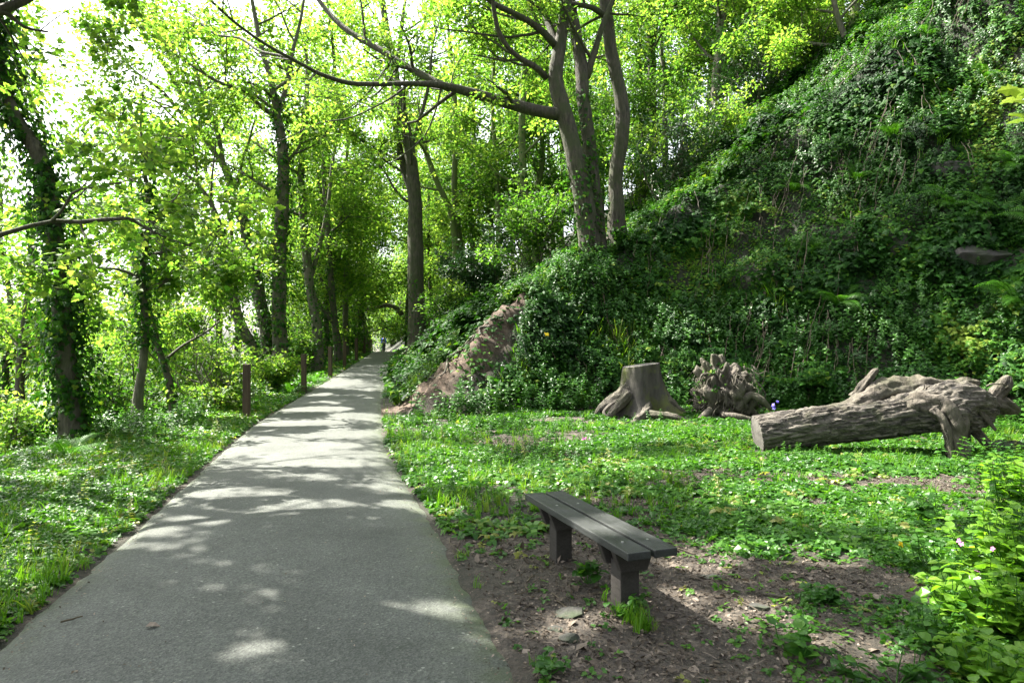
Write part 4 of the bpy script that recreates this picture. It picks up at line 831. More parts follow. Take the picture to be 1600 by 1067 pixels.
def crook(rng, p, d, L, r, n=6, wob=.7, grav=-.1):
    P_ = [(*p, r)]
    for s in range(n): d = nrm(d + rng.normal(size=3) * wob * .6 + np.array([0, 0, grav])); p = p + d * L / n; P_.append((*p, r * (1 - .75 * (s + 1) / n)))
    return P_
for q in range(34):
    a = rng.uniform(0, 2 * pi); zz = rng.uniform(.1, .95); p = s2 + np.array([cos(a) * .50, sin(a) * .40, zz])
    g = Geo(); lobed_tube(g, crook(rng, p, np.array([cos(a) * .7 - sin(a) * rng.normal() * .6, sin(a) * .7 + cos(a) * rng.normal() * .6, rng.normal() * .5 - .3]), rng.uniform(.2, .5), rng.uniform(.018, .05), 7, 1.0, -.4), 20, 10, .25, 8, q, .3); g.build("root", M['root'], st2, True, origin=s2)
for P_ in ([pd(1150, 640, 13.8, .10), pd(1172, 618, 13.7, .08), pd(1190, 625, 13.6, .07), pd(1205, 640, 13.6, .04)], [pd(1110, 640, 13.7, .07), pd(1095, 655, 13.5, .06), pd(1085, 668, 13.4, .03)], [pd(1130, 648, 13.6, .06), pd(1150, 650, 13.4, .06), pd(1175, 655, 13.3, .04)]):
    g = Geo(); lobed_tube(g, P_, 16, 10, .2, 8, 3); g.build("root", M['root'], st2, True, origin=s2)
g = Geo()
for q in range(160):
    a = rng.uniform(0, 2 * pi); zz = rng.uniform(.15, 1.05); p = s2 + np.array([cos(a) * .56, sin(a) * .45, zz])
    lobed_tube(g, crook(rng, p, np.array([cos(a), sin(a), -.6]), rng.uniform(.15, .5), rng.uniform(.006, .018), grav=-.35), 8, 5, 0, 1, q)
tag(g.build("root_fibres", M['root'], st2, True, origin=s2), kind="stuff")

g = Geo(); nl = 420; a = R.uniform(pi * .75, 2.15 * pi, nl); zz = R.uniform(.05, 1.15, nl); ok = fbm(a * 1.2, zz * 2.2, 3) > .52; a, zz = a[ok], zz[ok]; q_ = .62 * np.sqrt(np.clip(1 - ((zz - .46) / .75) ** 2, .05, 1))
P_ = s2 + np.stack([np.cos(a) * q_ * 1.08, np.sin(a) * q_ * .84, zz], 1); inst(g, T_ivy(), P_, frames(len(a), np.stack([np.cos(a), np.sin(a), .5 + 0 * a], 1), .4), .07 * R.uniform(.6, 1.3, len(a)), R.uniform(.3, 1, len(a))); g.build("ivy", M['ivy'], st2, False, origin=s2)
# exposed roots on the bare nose of the bank
rb = G(660, 600); xr_ = empty("exposed_root_system", rb, "bare tree roots snaking down the eroded earth nose beside the path", "roots"); rng = np.random.default_rng(12)
for (x0, y0, x1, y1, r) in ((780, 484, 690, 520, .07), (760, 490, 655, 560, .06), (720, 510, 648, 600, .06), (740, 520, 660, 585, .05), (700, 530, 640, 620, .05), (690, 560, 650, 625, .05), (672, 520, 655, 580, .05), (775, 500, 730, 540, .05), (660, 575, 625, 640, .06), (720, 545, 668, 610, .045)):
    P_ = []
    for f in np.linspace(0, 1, 9):
        p = G(x0 + (x1 - x0) * f + rng.normal() * 4, y0 + (y1 - y0) * f + rng.normal() * 4); P_.append((*(p + [0, 0, .05]), r * .7 * (1.1 - .7 * f)))
    P_ = [P_[0]] + [b for a_, b in zip(P_[:-1], P_[1:]) if np.linalg.norm(np.array(b[:3]) - np.array(a_[:3])) < 1.2]
    if len(P_) < 4: continue
    g = Geo(); lobed_tube(g, P_, 24, 8, .25, 5, x0); g.build("root", M['root'], xr_, True, origin=rb)

# ------------------------------------------------------------------ rocks
def rock(label, p, sx, sy, sz, seed, name="rock", rot=(0, 0, 0), cat="rock", group=None):
    bm = bmesh.new(); bmesh.ops.create_icosphere(bm, subdivisions=4, radius=1); V = np.array([v.co[:] for v in bm.verts]); T = [[v.index for v in f.verts] for f in bm.faces]; bm.free()
    rng = np.random.default_rng(seed); Nn = nrm(rng.normal(size=(16, 3))); dd = rng.uniform(.55, .9, 16)
    for nn, d_ in zip(Nn, dd): pr = V @ nn; V = V - np.maximum(pr - d_, 0)[:, None] * nn
    V = V * (1 + .10 * (fbm(V[:, 0] * 3 + seed, V[:, 1] * 3, V[:, 2] * 3)[:, None] - .5)); V = V * [sx, sy, sz]
    g = Geo(); g.add(V, None, T); o = g.build(name, M['rock']); o.location = tuple(p); o.rotation_euler = rot; return tag(o, label, cat, group)
def onhill(px, py, off=0.0): p = G(px, py); return p + np.array([0, -off, 0])
rock("overhanging grey rock slab jutting from the ivy on the upper right bank", onhill(1505, 268, -.35), 1.1, .9, .36, 1, rot=(.15, -.1, .2))
rock("grey rock face exposed in the ivy below the overhanging slab", onhill(1562, 405, -.5), 1.0, .75, .55, 2)
rock("smaller rock bared low in the bank left of the overhanging slab", onhill(1405, 390), .55, .4, .6, 3)
rock("broken rock lying by the torn root end of the fallen log", G(1575, 705) + [0, 0, .03], .32, .28, .17, 4)
for k, (px, py, a, b, c, lab) in enumerate(((890, 962, .13, .09, .025, "flat pale stone bedded in the earth near the front bench leg"), (893, 1000, .07, .06, .03, "small pale stone on the bare earth toward the camera from the bench"), (1115, 902, .10, .06, .02, "flat stone in the earth right of the bench"), (1185, 950, .07, .05, .03, "small grey stone beside the stick in the sunlit litter"), (868, 985, .05, .04, .02, "little stone left of the pale stones by the path"))):
    rock(lab, G(px, py), a, b, c, 20 + k, "stone", cat="stone")

# ------------------------------------------------------------------ sticks and odd things lying about
def stick(label, p0, p1, r, name="stick", seed=0, m='vine', kink=.03, lift=.012):
    rng = np.random.default_rng(seed); a, b = G(*p0), G(*p1); P_ = []
    for f in np.linspace(0, 1, 7): p = a * (1 - f) + b * f + rng.normal(size=3) * kink * np.linalg.norm(b - a) * [1, 1, 0]; p[2] = max(ground(p[0], p[1]), zp(p[1]) + .03 if xl(p[1]) < p[0] < xr(p[1]) else -9) + lift; P_.append((*p, r * (1 - .4 * f)))
    g = Geo(); lobed_tube(g, P_, 16, 6, .2, 12, seed); o = g.build(name, M[m], None, True, origin=a); return tag(o, label, "stick")
stick("short pale stick lying in the sunlit litter right of the bench", (1192, 932), (1240, 938), .011, seed=1, m='root')
stick("long thin twig behind the bench, lying toward the grass", (980, 830), (1085, 868), .007, seed=2)
stick("thin pale branch propped on the grass in front of the log", (1428, 722), (1482, 702), .014, seed=3, m='root')
stick("crooked twig on the bare earth left of the bench", (868, 930), (885, 965), .004, seed=4, kink=.1)
stick("little dark twig lying on the path at the lower left", (96, 997), (130, 988), .006, seed=5)
stick("twig on the earth by the path edge", (700, 845), (715, 885), .004, seed=6)
stick("thin curved stick on the ground under the far bench leg", (835, 905), (815, 930), .004, seed=7, kink=.08)
stick("branch lying across the litter below the log's root end", (1500, 745), (1560, 768), .012, seed=8, m='root')
p = np.array([(227 - CX) / F * 3.73, 3.73, .045]); g = Geo(); inst(g, T_leaf(.4, .14, .2), p[None], frames(1, (.1, .1, 1), .1, (1, .1, 0)), .075, .9)
tag(g.build("fallen_leaf", M['litter'], None, False, origin=p), "single dry pale leaf lying on the path at the lower left", "leaf")

# ------------------------------------------------------------------ the walker
def person():
    Y = 74.0; X = (599.5 - CX) / F * Y; z = zp(Y) + .04
    root = empty("person", (X, Y, z), "person in blue jacket and dark trousers, carrying a black backpack, walking away", "person")
    def skin(name, verts, edges, mt, lev=1):
        me = bpy.data.meshes.new(name); me.from_pydata([v[:3] for v in verts], edges, []); o = bpy.data.objects.new(name, me); COL.objects.link(o); o.parent = root
        mo = o.modifiers.new("skin", 'SKIN'); 
        for i, v in enumerate(verts): me.skin_vertices[0].data[i].radius = (v[3], v[4] if len(v) > 4 else v[3])
        me.skin_vertices[0].data[0].use_root = True; mo.use_smooth_shade = True
        sb_ = o.modifiers.new("sub", 'SUBSURF'); sb_.levels = lev; sb_.render_levels = lev
        dg = bpy.context.evaluated_depsgraph_get(); me2 = bpy.data.meshes.new_from_object(o.evaluated_get(dg)); o.modifiers.clear(); o.data = me2
        me2.materials.clear(); me2.materials.append(mt); return o
    sk = plain_mat("skin_tone", (.45, .27, .2), (.5, .31, .23)); jk = plain_mat("jacket_blue", (.03, .10, .6), (.05, .14, .75), scale=6); tr = plain_mat("trousers_dark", (.012, .015, .03), (.025, .03, .05)); hr = plain_mat("hair_dark", (.012, .01, .008), (.03, .025, .02)); bk = plain_mat("backpack_black", (.012, .012, .012), (.03, .03, .03)); gy_ = plain_mat("backpack_pocket", (.18, .19, .2), (.25, .26, .27)); sh = plain_mat("shoe_dark", (.02, .018, .016), (.04, .036, .03))
    # body (skin): pelvis root, spine, neck, head, legs in mid-stride, arms
    v = [(0, 0, .95, .14, .11), (0, .01, 1.15, .13, .10), (0, .02, 1.38, .15, .10), (0, .03, 1.50, .055), (0, .045, 1.58, .07, .08), (0, .05, 1.69, .07, .085),
         (.09, 0, .88, .085), (.10, .10, .50, .06), (.10, .02, .09, .042), (-.09, 0, .88, .085), (-.10, .05, .50, .06), (-.10, -.17, .12, .042),
         (.19, .02, 1.42, .055), (.25, -.03, 1.16, .042), (.25, .07, .93, .03), (.25, .09, .84, .032), (-.19, .02, 1.42, .055), (-.25, 0, 1.16, .042), (-.24, .12, .95, .03), (-.24, .14, .86, .032)]
    skin("body", v, [(0, 1), (1, 2), (2, 3), (3, 4), (4, 5), (0, 6), (6, 7), (7, 8), (0, 9), (9, 10), (10, 11), (2, 12), (12, 13), (13, 14), (14, 15), (2, 16), (16, 17), (17, 18), (18, 19)], sk)
    skin("jacket", [(0, 0, .90, .19, .15), (0, .01, 1.15, .18, .14), (0, .02, 1.38, .19, .14), (0, .03, 1.48, .09), (.19, .02, 1.42, .085), (.25, -.03, 1.16, .068), (.25, .06, .94, .052), (-.19, .02, 1.42, .085), (-.25, 0, 1.16, .068), (-.24, .11, .96, .052)], [(0, 1), (1, 2), (2, 3), (2, 4), (4, 5), (5, 6), (2, 7), (7, 8), (8, 9)], jk)
    skin("trousers", [(0, 0, .92, .165, .13), (.09, 0, .86, .11), (.10, .10, .50, .085), (.10, .02, .10, .065), (-.09, 0, .86, .11), (-.10, .05, .50, .085), (-.10, -.16, .14, .065)], [(0, 1), (1, 2), (2, 3), (0, 4), (4, 5), (5, 6)], tr)
    skin("hair", [(0, .02, 1.56, .075), (0, .03, 1.67, .10), (0, .04, 1.74, .075)], [(0, 1), (1, 2)], hr)
    for sx, y0, zz in ((.10, .0, .045), (-.10, -.17, .07)): skin("shoe", [(sx, y0 - .06, zz, .045), (sx, y0 + .06, zz - .005, .048), (sx, y0 + .16, zz - .012, .036)], [(0, 1), (1, 2)], sh)
    g = Geo(); box_bm(g, .30, .17, .46, (0, -.215, 1.20), .05, top=(.82, .7)); bp_ = g.build("backpack", bk, root, True)
    g = Geo(); box_bm(g, .20, .05, .14, (0, -.31, 1.08), .02); g.build("pocket", gy_, bp_, True)
    root.rotation_euler = (0, 0, .15)
person()

# ------------------------------------------------------------------ ground plants
def scat(n, x0, x1, y0, y1, dens=None, wide=1.25):
    X = R.uniform(x0, x1, n); Y = R.uniform(y0, y1, n); ok = (np.abs(X) < .78 * Y + wide) & ((X < xl(Y) - .02) | (X > xr(Y) + .02))
    X, Y = X[ok], Y[ok]
    if dens is not None: k = R.uniform(0, 1, len(X)) < dens(X, Y); X, Y = X[k], Y[k]
    return X, Y, ground(X, Y)
def slope_n(X, Y, e=.12):
    gx_ = (ground(X + e, Y) - ground(X - e, Y)) / (2 * e); gy_ = (ground(X, Y + e) - ground(X, Y - e)) / (2 * e)
    return nrm(np.stack([-gx_, -gy_, np.ones_like(gx_)], -1)), np.sqrt(1 + gx_ ** 2 + gy_ ** 2)
def merge(parts):
    """one template out of several (V, Q, T)"""
    vs, qs, ts, n = [], [], [], 0
    for V, Q, T in parts:
        vs.append(V)
        if Q is not None: qs.append(np.asarray(Q) + n)
        if T is not None and len(T): ts.append(np.asarray(T) + n)
        n += len(V)
    return (np.concatenate(vs), np.concatenate(qs) if qs else None, np.concatenate(ts) if ts else None)
def put(T, p, x, z, s):
    x = nrm(np.array(x, float)); z = np.array(z, float); z = nrm(z - x * (z @ x)); return (np.asarray(p) + s * (T[0] @ np.stack([x, np.cross(z, x), z])), T[1], T[2])
def stem_t(P_, r):
    g = Geo(); tube(g, P_, r, 3, cap=False); return (np.concatenate(g.v), np.concatenate(g.q), None)
def T_nettle(rng, h=1.0, pairs=6, ls=.26, w=.36):
    ps = []; z = np.linspace(0, h, 5); bend = rng.normal(size=2) * .08
    P_ = np.stack([bend[0] * z ** 2, bend[1] * z ** 2, z], 1); ps.append(stem_t(P_, np.linspace(.014, .006, 5)))
    for k in range(pairs):
        f = .25 + .75 * (k + .5) / pairs; zz = f * h; a = k * pi / 2 + rng.normal() * .3
        for s in (0, pi):
            d = np.array([cos(a + s), sin(a + s), .25 - .3 * rng.uniform()]); ps.append(put(T_leaf(w, .08, .22), (bend[0] * zz ** 2, bend[1] * zz ** 2, zz), d, (-d[0] * .3, -d[1] * .3, 1), ls * (1.15 - .55 * f) * rng.uniform(.8, 1.2)))
    for s in range(3): a = s * 2.1; ps.append(put(T_leaf(w, .1, .1), (bend[0], bend[1], h), (cos(a), sin(a), .6), (0, 0, 1), ls * .4))
    return merge(ps)
def T_strap(rng, k=7, L=1.0, w=.13):
    ps = []
    for q in range(k):
        a = q * 2 * pi / k + rng.normal() * .3; l = L * rng.uniform(.7, 1.15); up = rng.uniform(.5, 1.2); f = np.array([0, .3, .65, .88, 1]); ww = w * np.array([.3, .9, 1, .6, .05]) * rng.uniform(.8, 1.2)
        r = f * l * .8; z = l * (up * f - (.55 + .5 * up) * f ** 2.2) ; c = np.stack([r, 0 * r, z], 1); V = np.concatenate([c + np.stack([0 * f, ww, ww * .3], 1), c + np.stack([0 * f, -ww, ww * .3], 1)]); m = np.array([[cos(a), sin(a), 0], [-sin(a), cos(a), 0], [0, 0, 1]])
        ps.append((V @ m, [[i, i + 1, 6 + i, 5 + i] for i in range(4)], None))
    return merge(ps)
def T_sprig(rng, k=5, lt=None, spread=.6, h=.35):
    ps = []
    for q in range(k):
        a = q * 2 * pi / k + rng.normal() * .5; r = spread * rng.uniform(.15, 1); ps.append(put(lt or T_leaf(.4, .08, .15), (cos(a) * r * .5, sin(a) * r * .5, h * rng.uniform(.3, 1)), (cos(a), sin(a), rng.normal() * .25), (rng.normal() * .3, rng.normal() * .3, 1), .55 * rng.uniform(.7, 1.2)))
    return merge(ps)
def T_tuft(rng, k=9, w=.022):
    ps = []
    for q in range(k):
        a = rng.uniform(0, 2 * pi); l = rng.uniform(.5, 1.1); o = rng.normal(size=2) * .10; b = rng.uniform(.15, .75); f = np.array([0, .4, .75, 1]); c = np.stack([o[0] + cos(a) * b * f ** 2 * l, o[1] + sin(a) * b * f ** 2 * l, l * f * (1 - .35 * b * f)], 1)
        sd_ = np.array([-sin(a), cos(a), 0]) * w; ww = np.array([1, 1, .7, .05])[:, None]; V = np.concatenate([c + sd_ * ww, c - sd_ * ww]); ps.append((V, [[i, i + 1, 5 + i, 4 + i] for i in range(3)], None))
    return merge(ps)
rt = np.random.default_rng(3)
NET = [T_nettle(rt, pairs=p) for p in (5, 6, 7, 6)]; STR = [T_strap(rt, k) for k in (5, 7, 8, 6)]; SPR = [T_sprig(rt, k) for k in (4, 5, 6, 7)]; IVS = [T_sprig(rt, k, T_ivy(), .9, .2) for k in (3, 4, 5)]; TUF = [T_tuft(rt, k) for k in (8, 10, 12)]
def sow(g, TS, X, Y, Z, s, tilt=.12, up=None, tm=.5, tv=.2):
    n = len(X)
    if not n: return
    P_ = np.stack([X, Y, Z], 1); s = np.broadcast_to(s, (n,)) * R.uniform(.65, 1.3, n); w = R.integers(0, len(TS), n); tn = np.clip(R.normal(tm, tv, n) + .5 * (fbm(X * .7 + 60, Y * .7, Z * .7) - .5), 0, 1)
    for k, T in enumerate(TS):
        q = w == k; m = int(q.sum())
        if m: inst(g, T, P_[q], frames(m, None if up is None else up[q], tilt), s[q], tn[q])

def nomud(X, Y):
    r = 1 - mud(X, Y)
    for k in (.3, .6): r = r * (1 - .93 * mud(X * (Y + k) / Y, Y + k))
    return r
# clearing and right-hand ground: low leafy plants, straps, trailing ivy
inclear = lambda X, Y: (hill_a(X, Y) < .6) & (X > xr(Y))
g = Geo()
X, Y, Z = scat(150000, -3.4, 11, 5.0, 17, lambda X, Y: inclear(X, Y) * (1 - .96 * dirt(X, Y)) * (.06 + .94 * clumpy(X, Y, 1.1, .42, .60, 4)) * (1 - .93 * clumpy(X, Y, .9, .50, .57, 71)))
sow(g, SPR, X, Y, Z, .05 + .0045 * Y, .35)
X, Y, Z = scat(60000, -1, 5.5, 2.2, 6.6, lambda X, Y: inclear(X, Y) * (1 - .985 * dirt(X, Y)) * (.08 + .92 * clumpy(X, Y, 1.7, .40, .58, 9)) * sst(X - xr(Y), .9, 2.4))
sow(g, SPR, X, Y, Z, .058, .35)
X, Y, Z = scat(9000, -2.4, 6, 2.2, 13, lambda X, Y: inclear(X, Y) * .3 * dirt(X, Y))
sow(g, SPR, X, Y, Z, .055, .35, tm=.6)
X, Y, Z = scat(9000, -2.6, 7, 5.2, 11, lambda X, Y: inclear(X, Y) * (1 - .95 * dirt(X, Y)) * clumpy(X, Y, .9, .48, .6, 12))
sow(g, STR, X, Y, Z, .15, .12, tm=.55)
for sc_, nn_, ts_, sz_, tm_ in ((.7, 2600, NET, .22, .55), (1.3, 5000, STR, .13, .75), (2.0, 9000, IVS, .11, .35)):
    X, Y, Z = scat(nn_, -2.6, 9, 5.0, 13.5, lambda X, Y: inclear(X, Y) * (1 - .97 * dirt(X, Y)) * clumpy(X, Y, sc_, .47, .6, 50 + sc_)); sow(g, ts_, X, Y, Z, sz_, .2, tm=tm_)
# left verge
for sc_, nn_, ts_, sz_, tm_ in ((.8, 2600, NET, .20, .7), (1.1, 3500, STR, .12, .75), (1.7, 6000, IVS, .11, .4)):
    X, Y, Z = scat(nn_, -10, -1.9, 2.4, 15, lambda X, Y: (X < xl(Y) - .15) * (X > xl(Y) - 5) * clumpy(X, Y, sc_, .47, .6, 60 + sc_)); sow(g, ts_, X, Y, Z, sz_, .2, tm=tm_)
X, Y, Z = scat(150000, -13, -1.9, 2.2, 19, lambda X, Y: (X < xl(Y) - .04) * (X > xl(Y) - 5.5) * (.25 + .75 * clumpy(X, Y, 1.2, .38, .55, 21)))
sow(g, SPR, X, Y, Z + .05 * sst(xl(Y) - X, .2, 1.2), .045 + .0038 * Y, .35, tm=.62)
X, Y, Z = scat(5000, -9, -1.9, 2.4, 12, lambda X, Y: (X < xl(Y) - .06) * np.exp(-np.maximum(xl(Y) - X - .35, 0) / .25) * clumpy(X, Y, 1.4, .42, .55, 23))
sow(g, STR, X, Y, Z, .13, .12, tm=.65)
# far verges
X, Y, Z = scat(60000, -24, -2, 18, 75, lambda X, Y: ((X < xl(Y)) & (X > xl(Y) - 4.5)) | ((X > xr(Y)) & (X < xr(Y) + 1.2) & (nomud(X, Y) > .6)))
sow(g, SPR, X, Y, Z, np.where(np.abs(X - xl(Y)) < .6, .5, 1) * (.16 + .003 * Y), .3, tm=.6)
tag(g.build("ground_cover", M['herb']), kind="stuff")

g = Geo()
X, Y, Z = scat(2600, -3.4, 2.5, 6.2, 14, lambda X, Y: inclear(X, Y) * (1 - .9 * dirt(X, Y)) * (np.exp(-(X - xr(Y)) / 1.1)) * clumpy(X, Y, 1.1, .40, .55, 31)); sow(g, TUF, X, Y, Z, .17, .1, tm=.6)
X, Y, Z = scat(3000, -2.6, 9, 5.5, 13, lambda X, Y: inclear(X, Y) * (.2 + .8 * clumpy(X, Y, .8, .46, .6, 33)) * (1 - dirt(X, Y)) * .8); sow(g, TUF, X, Y, Z, .15, .12)
X, Y, Z = scat(8000, -10, -1.9, 2.2, 16, lambda X, Y: (X < xl(Y)) * (X > xl(Y) - 4) * (.2 + .8 * clumpy(X, Y, .9, .44, .6, 35))); sow(g, TUF, X, Y, Z, .16, .15, tm=.6)
X, Y, Z = scat(12000, -9, 2.4, 2.2, 24, lambda X, Y: np.exp(-np.minimum(np.abs(X - xr(Y)), np.abs(X - xl(Y))) / .10) * clumpy(X, Y, 1.5, .42, .55, 36) * (.25 + .75 * sst(Y, 6, 8))); sow(g, TUF, X, Y, Z - .01, .10, .2)
X, Y, Z = scat(9000, -6, 3, 15.5, 30, lambda X, Y: (X > xr(Y) + .4) * clumpy(X, Y, .6, .45, .6, 37) * nomud(X, Y) * (X < 1.8)); sow(g, TUF, X, Y, Z, .32, .2, tm=.75)
X, Y, Z = scat(30000, .5, 18, 15, 26, lambda X, Y: (hill_a(X, Y) > 1.2) * clumpy(X, Y, 1.0, .54, .62, 83) * .06)
up, _ = slope_n(X, Y); sow(g, TUF, X, Y, Z - .02, .38, .25, nrm(up + [0, -.1, .2]), tm=.4)
for (px, py, wx, k) in ((960, 540, 45, 60), (1090, 500, 25, 12), (1200, 470, 14, 10)):
    c = G(px, py); X = c[0] + R.normal(size=k) * wx / F * c[1] * .5; Y = c[1] - .3 + R.normal(size=k) * .25; sow(g, TUF, X, Y, ground(X, Y), .55, .12, tm=.7)
c = G(985, 985)
for k_, (px, py, sz) in enumerate(((985, 975, .13), (1000, 985, .14), (1012, 990, .11), (975, 965, .10), (720, 870, .07), (965, 945, .1))):
    c = G(px, py); X = c[0] + R.normal(size=7) * .03; Y = c[1] + R.normal(size=7) * .03; sow(g, TUF, X, Y, ground(X, Y), sz, .12)
tag(g.build("grass", M['grass']), kind="stuff")

# nettles and brambles massed along the foot of the bank
g = Geo()
X, Y, Z = scat(52000, -3.5, 16, 12.0, 22, lambda X, Y: (hill_a(X, Y) > -.15) * (hill_a(X, Y) < np.interp(X, [-2, 1, 4, 8], [5, 4.2, 2.6, 1.6])) * nomud(X, Y) * sst(X, -2.6, -1.2) * (.4 + .6 * clumpy(X, Y, .9, .4, .55, 41)) * .30)
up, _ = slope_n(X, Y); up = nrm(up * .5 + [0, -.1, .7]); sow(g, NET, X, Y, Z - .03, .42, .16, up)
X, Y, Z = scat(14000, -4.5, 6, 13.4, 28, lambda X, Y: (X > xr(Y) + .25) * (X < xr(Y) + 9) * (hill_a(X, Y) > .3) * nomud(X, Y) * clumpy(X, Y, .7, .38, .55, 43) * .5); sow(g, NET, X, Y, Z - .03, .36, .2)
X, Y, Z = scat(9000, -14, -4.5, 10, 24, lambda X, Y: (xl(Y) - X > 1.0) * (xl(Y) - X < 6) * clumpy(X, Y, .8, .42, .58, 44) * .5); sow(g, NET, X, Y, Z - .03, .40, .2, tm=.75)
X, Y, Z = scat(60000, .5, 18, 15, 26, lambda X, Y: (hill_a(X, Y) > 1.2) * clumpy(X, Y, .8, .50, .6, 81) * .22)
up, _ = slope_n(X, Y); sow(g, NET, X, Y, Z - .03, .34, .2, nrm(up * .8 + [0, -.1, .5]), tm=.6)
for (x0, x1, y0, y1, k, s) in ((5.2, 7.5, 7.2, 8.5, 60, .34), (3.6, 6.2, 9.3, 9.7, 50, .14), (2.2, 4.2, 4.6, 6.6, 16, .2)):
    X = R.uniform(x0, x1, k); Y = R.uniform(y0, y1, k); sow(g, NET, X, Y, ground(X, Y) - .02, s, .16, tm=.65)
tag(g.build("undergrowth", M['nettle']), kind="stuff")

# ivy carpet over the bank, with the strands that hang down it
g = Geo()
def ivyzone(X, Y): return (hill_a(X, Y) > .5) & (X > xr(Y) + .3)
X, Y, Z = scat(1300000, -4, 24, 12, 34, lambda X, Y: ivyzone(X, Y) * (.06 + .94 * nomud(X, Y)), .8)
nn, sl_ = slope_n(X, Y); cl = fbm(X * 1.3 + 7, Y * 1.3, Z * 1.3, 4)
keep = R.uniform(0, 1, len(X)) < np.clip(sl_ / 2.2, 0, 1) * (.26 + .74 * sst(cl, .36, .48)) * np.where(Y > 24, .6, 1)
X, Y, Z, nn, cl = X[keep], Y[keep], Z[keep], nn[keep], cl[keep]
off = np.abs(R.normal(size=len(X))) * .16 * sst(cl, .4, .62) + .02 + .38 * sst(fbm(X * .9, Y * .9 + 40, Z * .9), .52, .68)
P_ = np.stack([X, Y, Z], 1) + nn * off[:, None]
fr = frames(len(P_), nn + np.array([0, 0, .5]), .45, np.array([0, -.2, -1.0]))
tn = np.clip(R.normal(.45, .2, len(P_)) + 1.8 * (fbm(X * .6 + 9, Y * .6, Z * .6) - .5), 0, 1)
inst(g, T_ivy(), P_, fr, .088 * R.uniform(.55, 1.4, len(P_)) * np.interp(fbm(X * 1.1 + 80, Y * 1.1, Z * 1.1, 3), [.35, .5, .65], [.65, 1, 1.6]), tn)
tag(g.build("ivy_carpet", M['ivy']), kind="stuff")
print("ivy leaves", len(P_))
g = Geo()
for q in range(1500):
    x = R.uniform(.5, 17); y = R.uniform(15.5, 24)
    if not ivyzone(np.array(x), np.array(y)): continue
    p = np.array([x, y, ground(x, y)]); nn1, s1 = slope_n(np.array([x]), np.array([y]))
    if s1[0] < 1.5: continue
    P_ = []; L = R.uniform(.5, 2.0); dn = np.array([nn1[0][0], nn1[0][1], 0]); r = R.uniform(.004, .010); off = R.uniform(.08, .35)
    if fbm(x * 1.1, y * 1.1, 5.0) < .47: continue
    for f in np.linspace(0, 1, 7):
        q_ = p + nrm(nn1[0]) * off + dn * 0; z_ = p[2] - L * f; 
        hx = p[0] + nn1[0][0] * .6 * f * L + R.normal() * .025; hy = p[1] + nn1[0][1] * .55 * f * L + R.normal() * .025
        zz = max(z_, ground(hx, hy) + .06); P_.append((hx + nn1[0][0] * off, hy + nn1[0][1] * off, zz + .1, r))
    lobed_tube(g, P_, 10, 4, 0, 1, 0)
tag(g.build("hanging_vines", M['vine']), kind="stuff")

# dead leaves, chips and twiglets on the bare ground
g = Geo()
X, Y, Z = scat(170000, -3, 8.5, 2.0, 11, lambda X, Y: inclear(X, Y) * np.maximum(.10 + .9 * dirt(X, Y), 1.0 * clumpy(X, Y, .9, .50, .57, 71)) * (X > xr(Y) + .03))
inst(g, RH, np.stack([X, Y, Z + .006], 1), frames(len(X), None, .45), R.uniform(.010, .034, len(X)) * np.where(R.uniform(size=len(X)) < .06, 2., 1), np.clip(R.normal(.42, .28, len(X)), 0, 1))
X2, Y2, Z2 = scat(2600, -2, 8.5, 2.2, 10, lambda X, Y: inclear(X, Y) * (.2 + .6 * dirt(X, Y))); inst(g, T_leaf(.36, .12, .15), np.stack([X2, Y2, Z2 + .008], 1), frames(len(X2), None, .4), R.uniform(.035, .075, len(X2)), R.uniform(.15, .95, len(X2)))
X, Y, Z = scat(9000, -10, 1, 2.2, 20, lambda X, Y: np.exp(-np.minimum(np.abs(X - xr(Y)), np.abs(X - xl(Y))) / .09) * .8); inst(g, RH, np.stack([X, Y, Z + .012], 1), frames(len(X), None, .4), R.uniform(.015, .04, len(X)), R.uniform(.2, .9, len(X)))
Y = 2.4 + 28 * R.uniform(0, 1, 3000) ** 1.6; u = R.uniform(0, 1, 3000); u = np.where(R.uniform(size=3000) < .75, np.where(u < .5, u * .14, 1 - (1 - u) * .14), u); X = xl(Y) * (1 - u) + xr(Y) * u; inst(g, RH, np.stack([X, Y, zp(Y) + .05 - .03 * (2 * u - 1) ** 2], 1), frames(3000, None, .25), R.uniform(.006, .024, 3000), R.uniform(.0, 1, 3000))
X, Y, Z = scat(2600, -2, 7.5, 2.0, 9, lambda X, Y: inclear(X, Y) * (.03 + .5 * dirt(X, Y)))
for x, y, z in zip(X, Y, Z):
    a = R.uniform(0, 2 * pi); L = R.uniform(.04, .16); tube(g, [(x, y, z + .006), (x + cos(a) * L * .5, y + sin(a) * L * .5, z + .012 + R.uniform(0, .01)), (x + cos(a + .2) * L, y + sin(a + .2) * L, z + .006)], R.uniform(.0012, .003), 3, cap=False, tint=R.uniform(.2, .8))
tag(g.build("leaf_litter", M['litter']), kind="stuff")

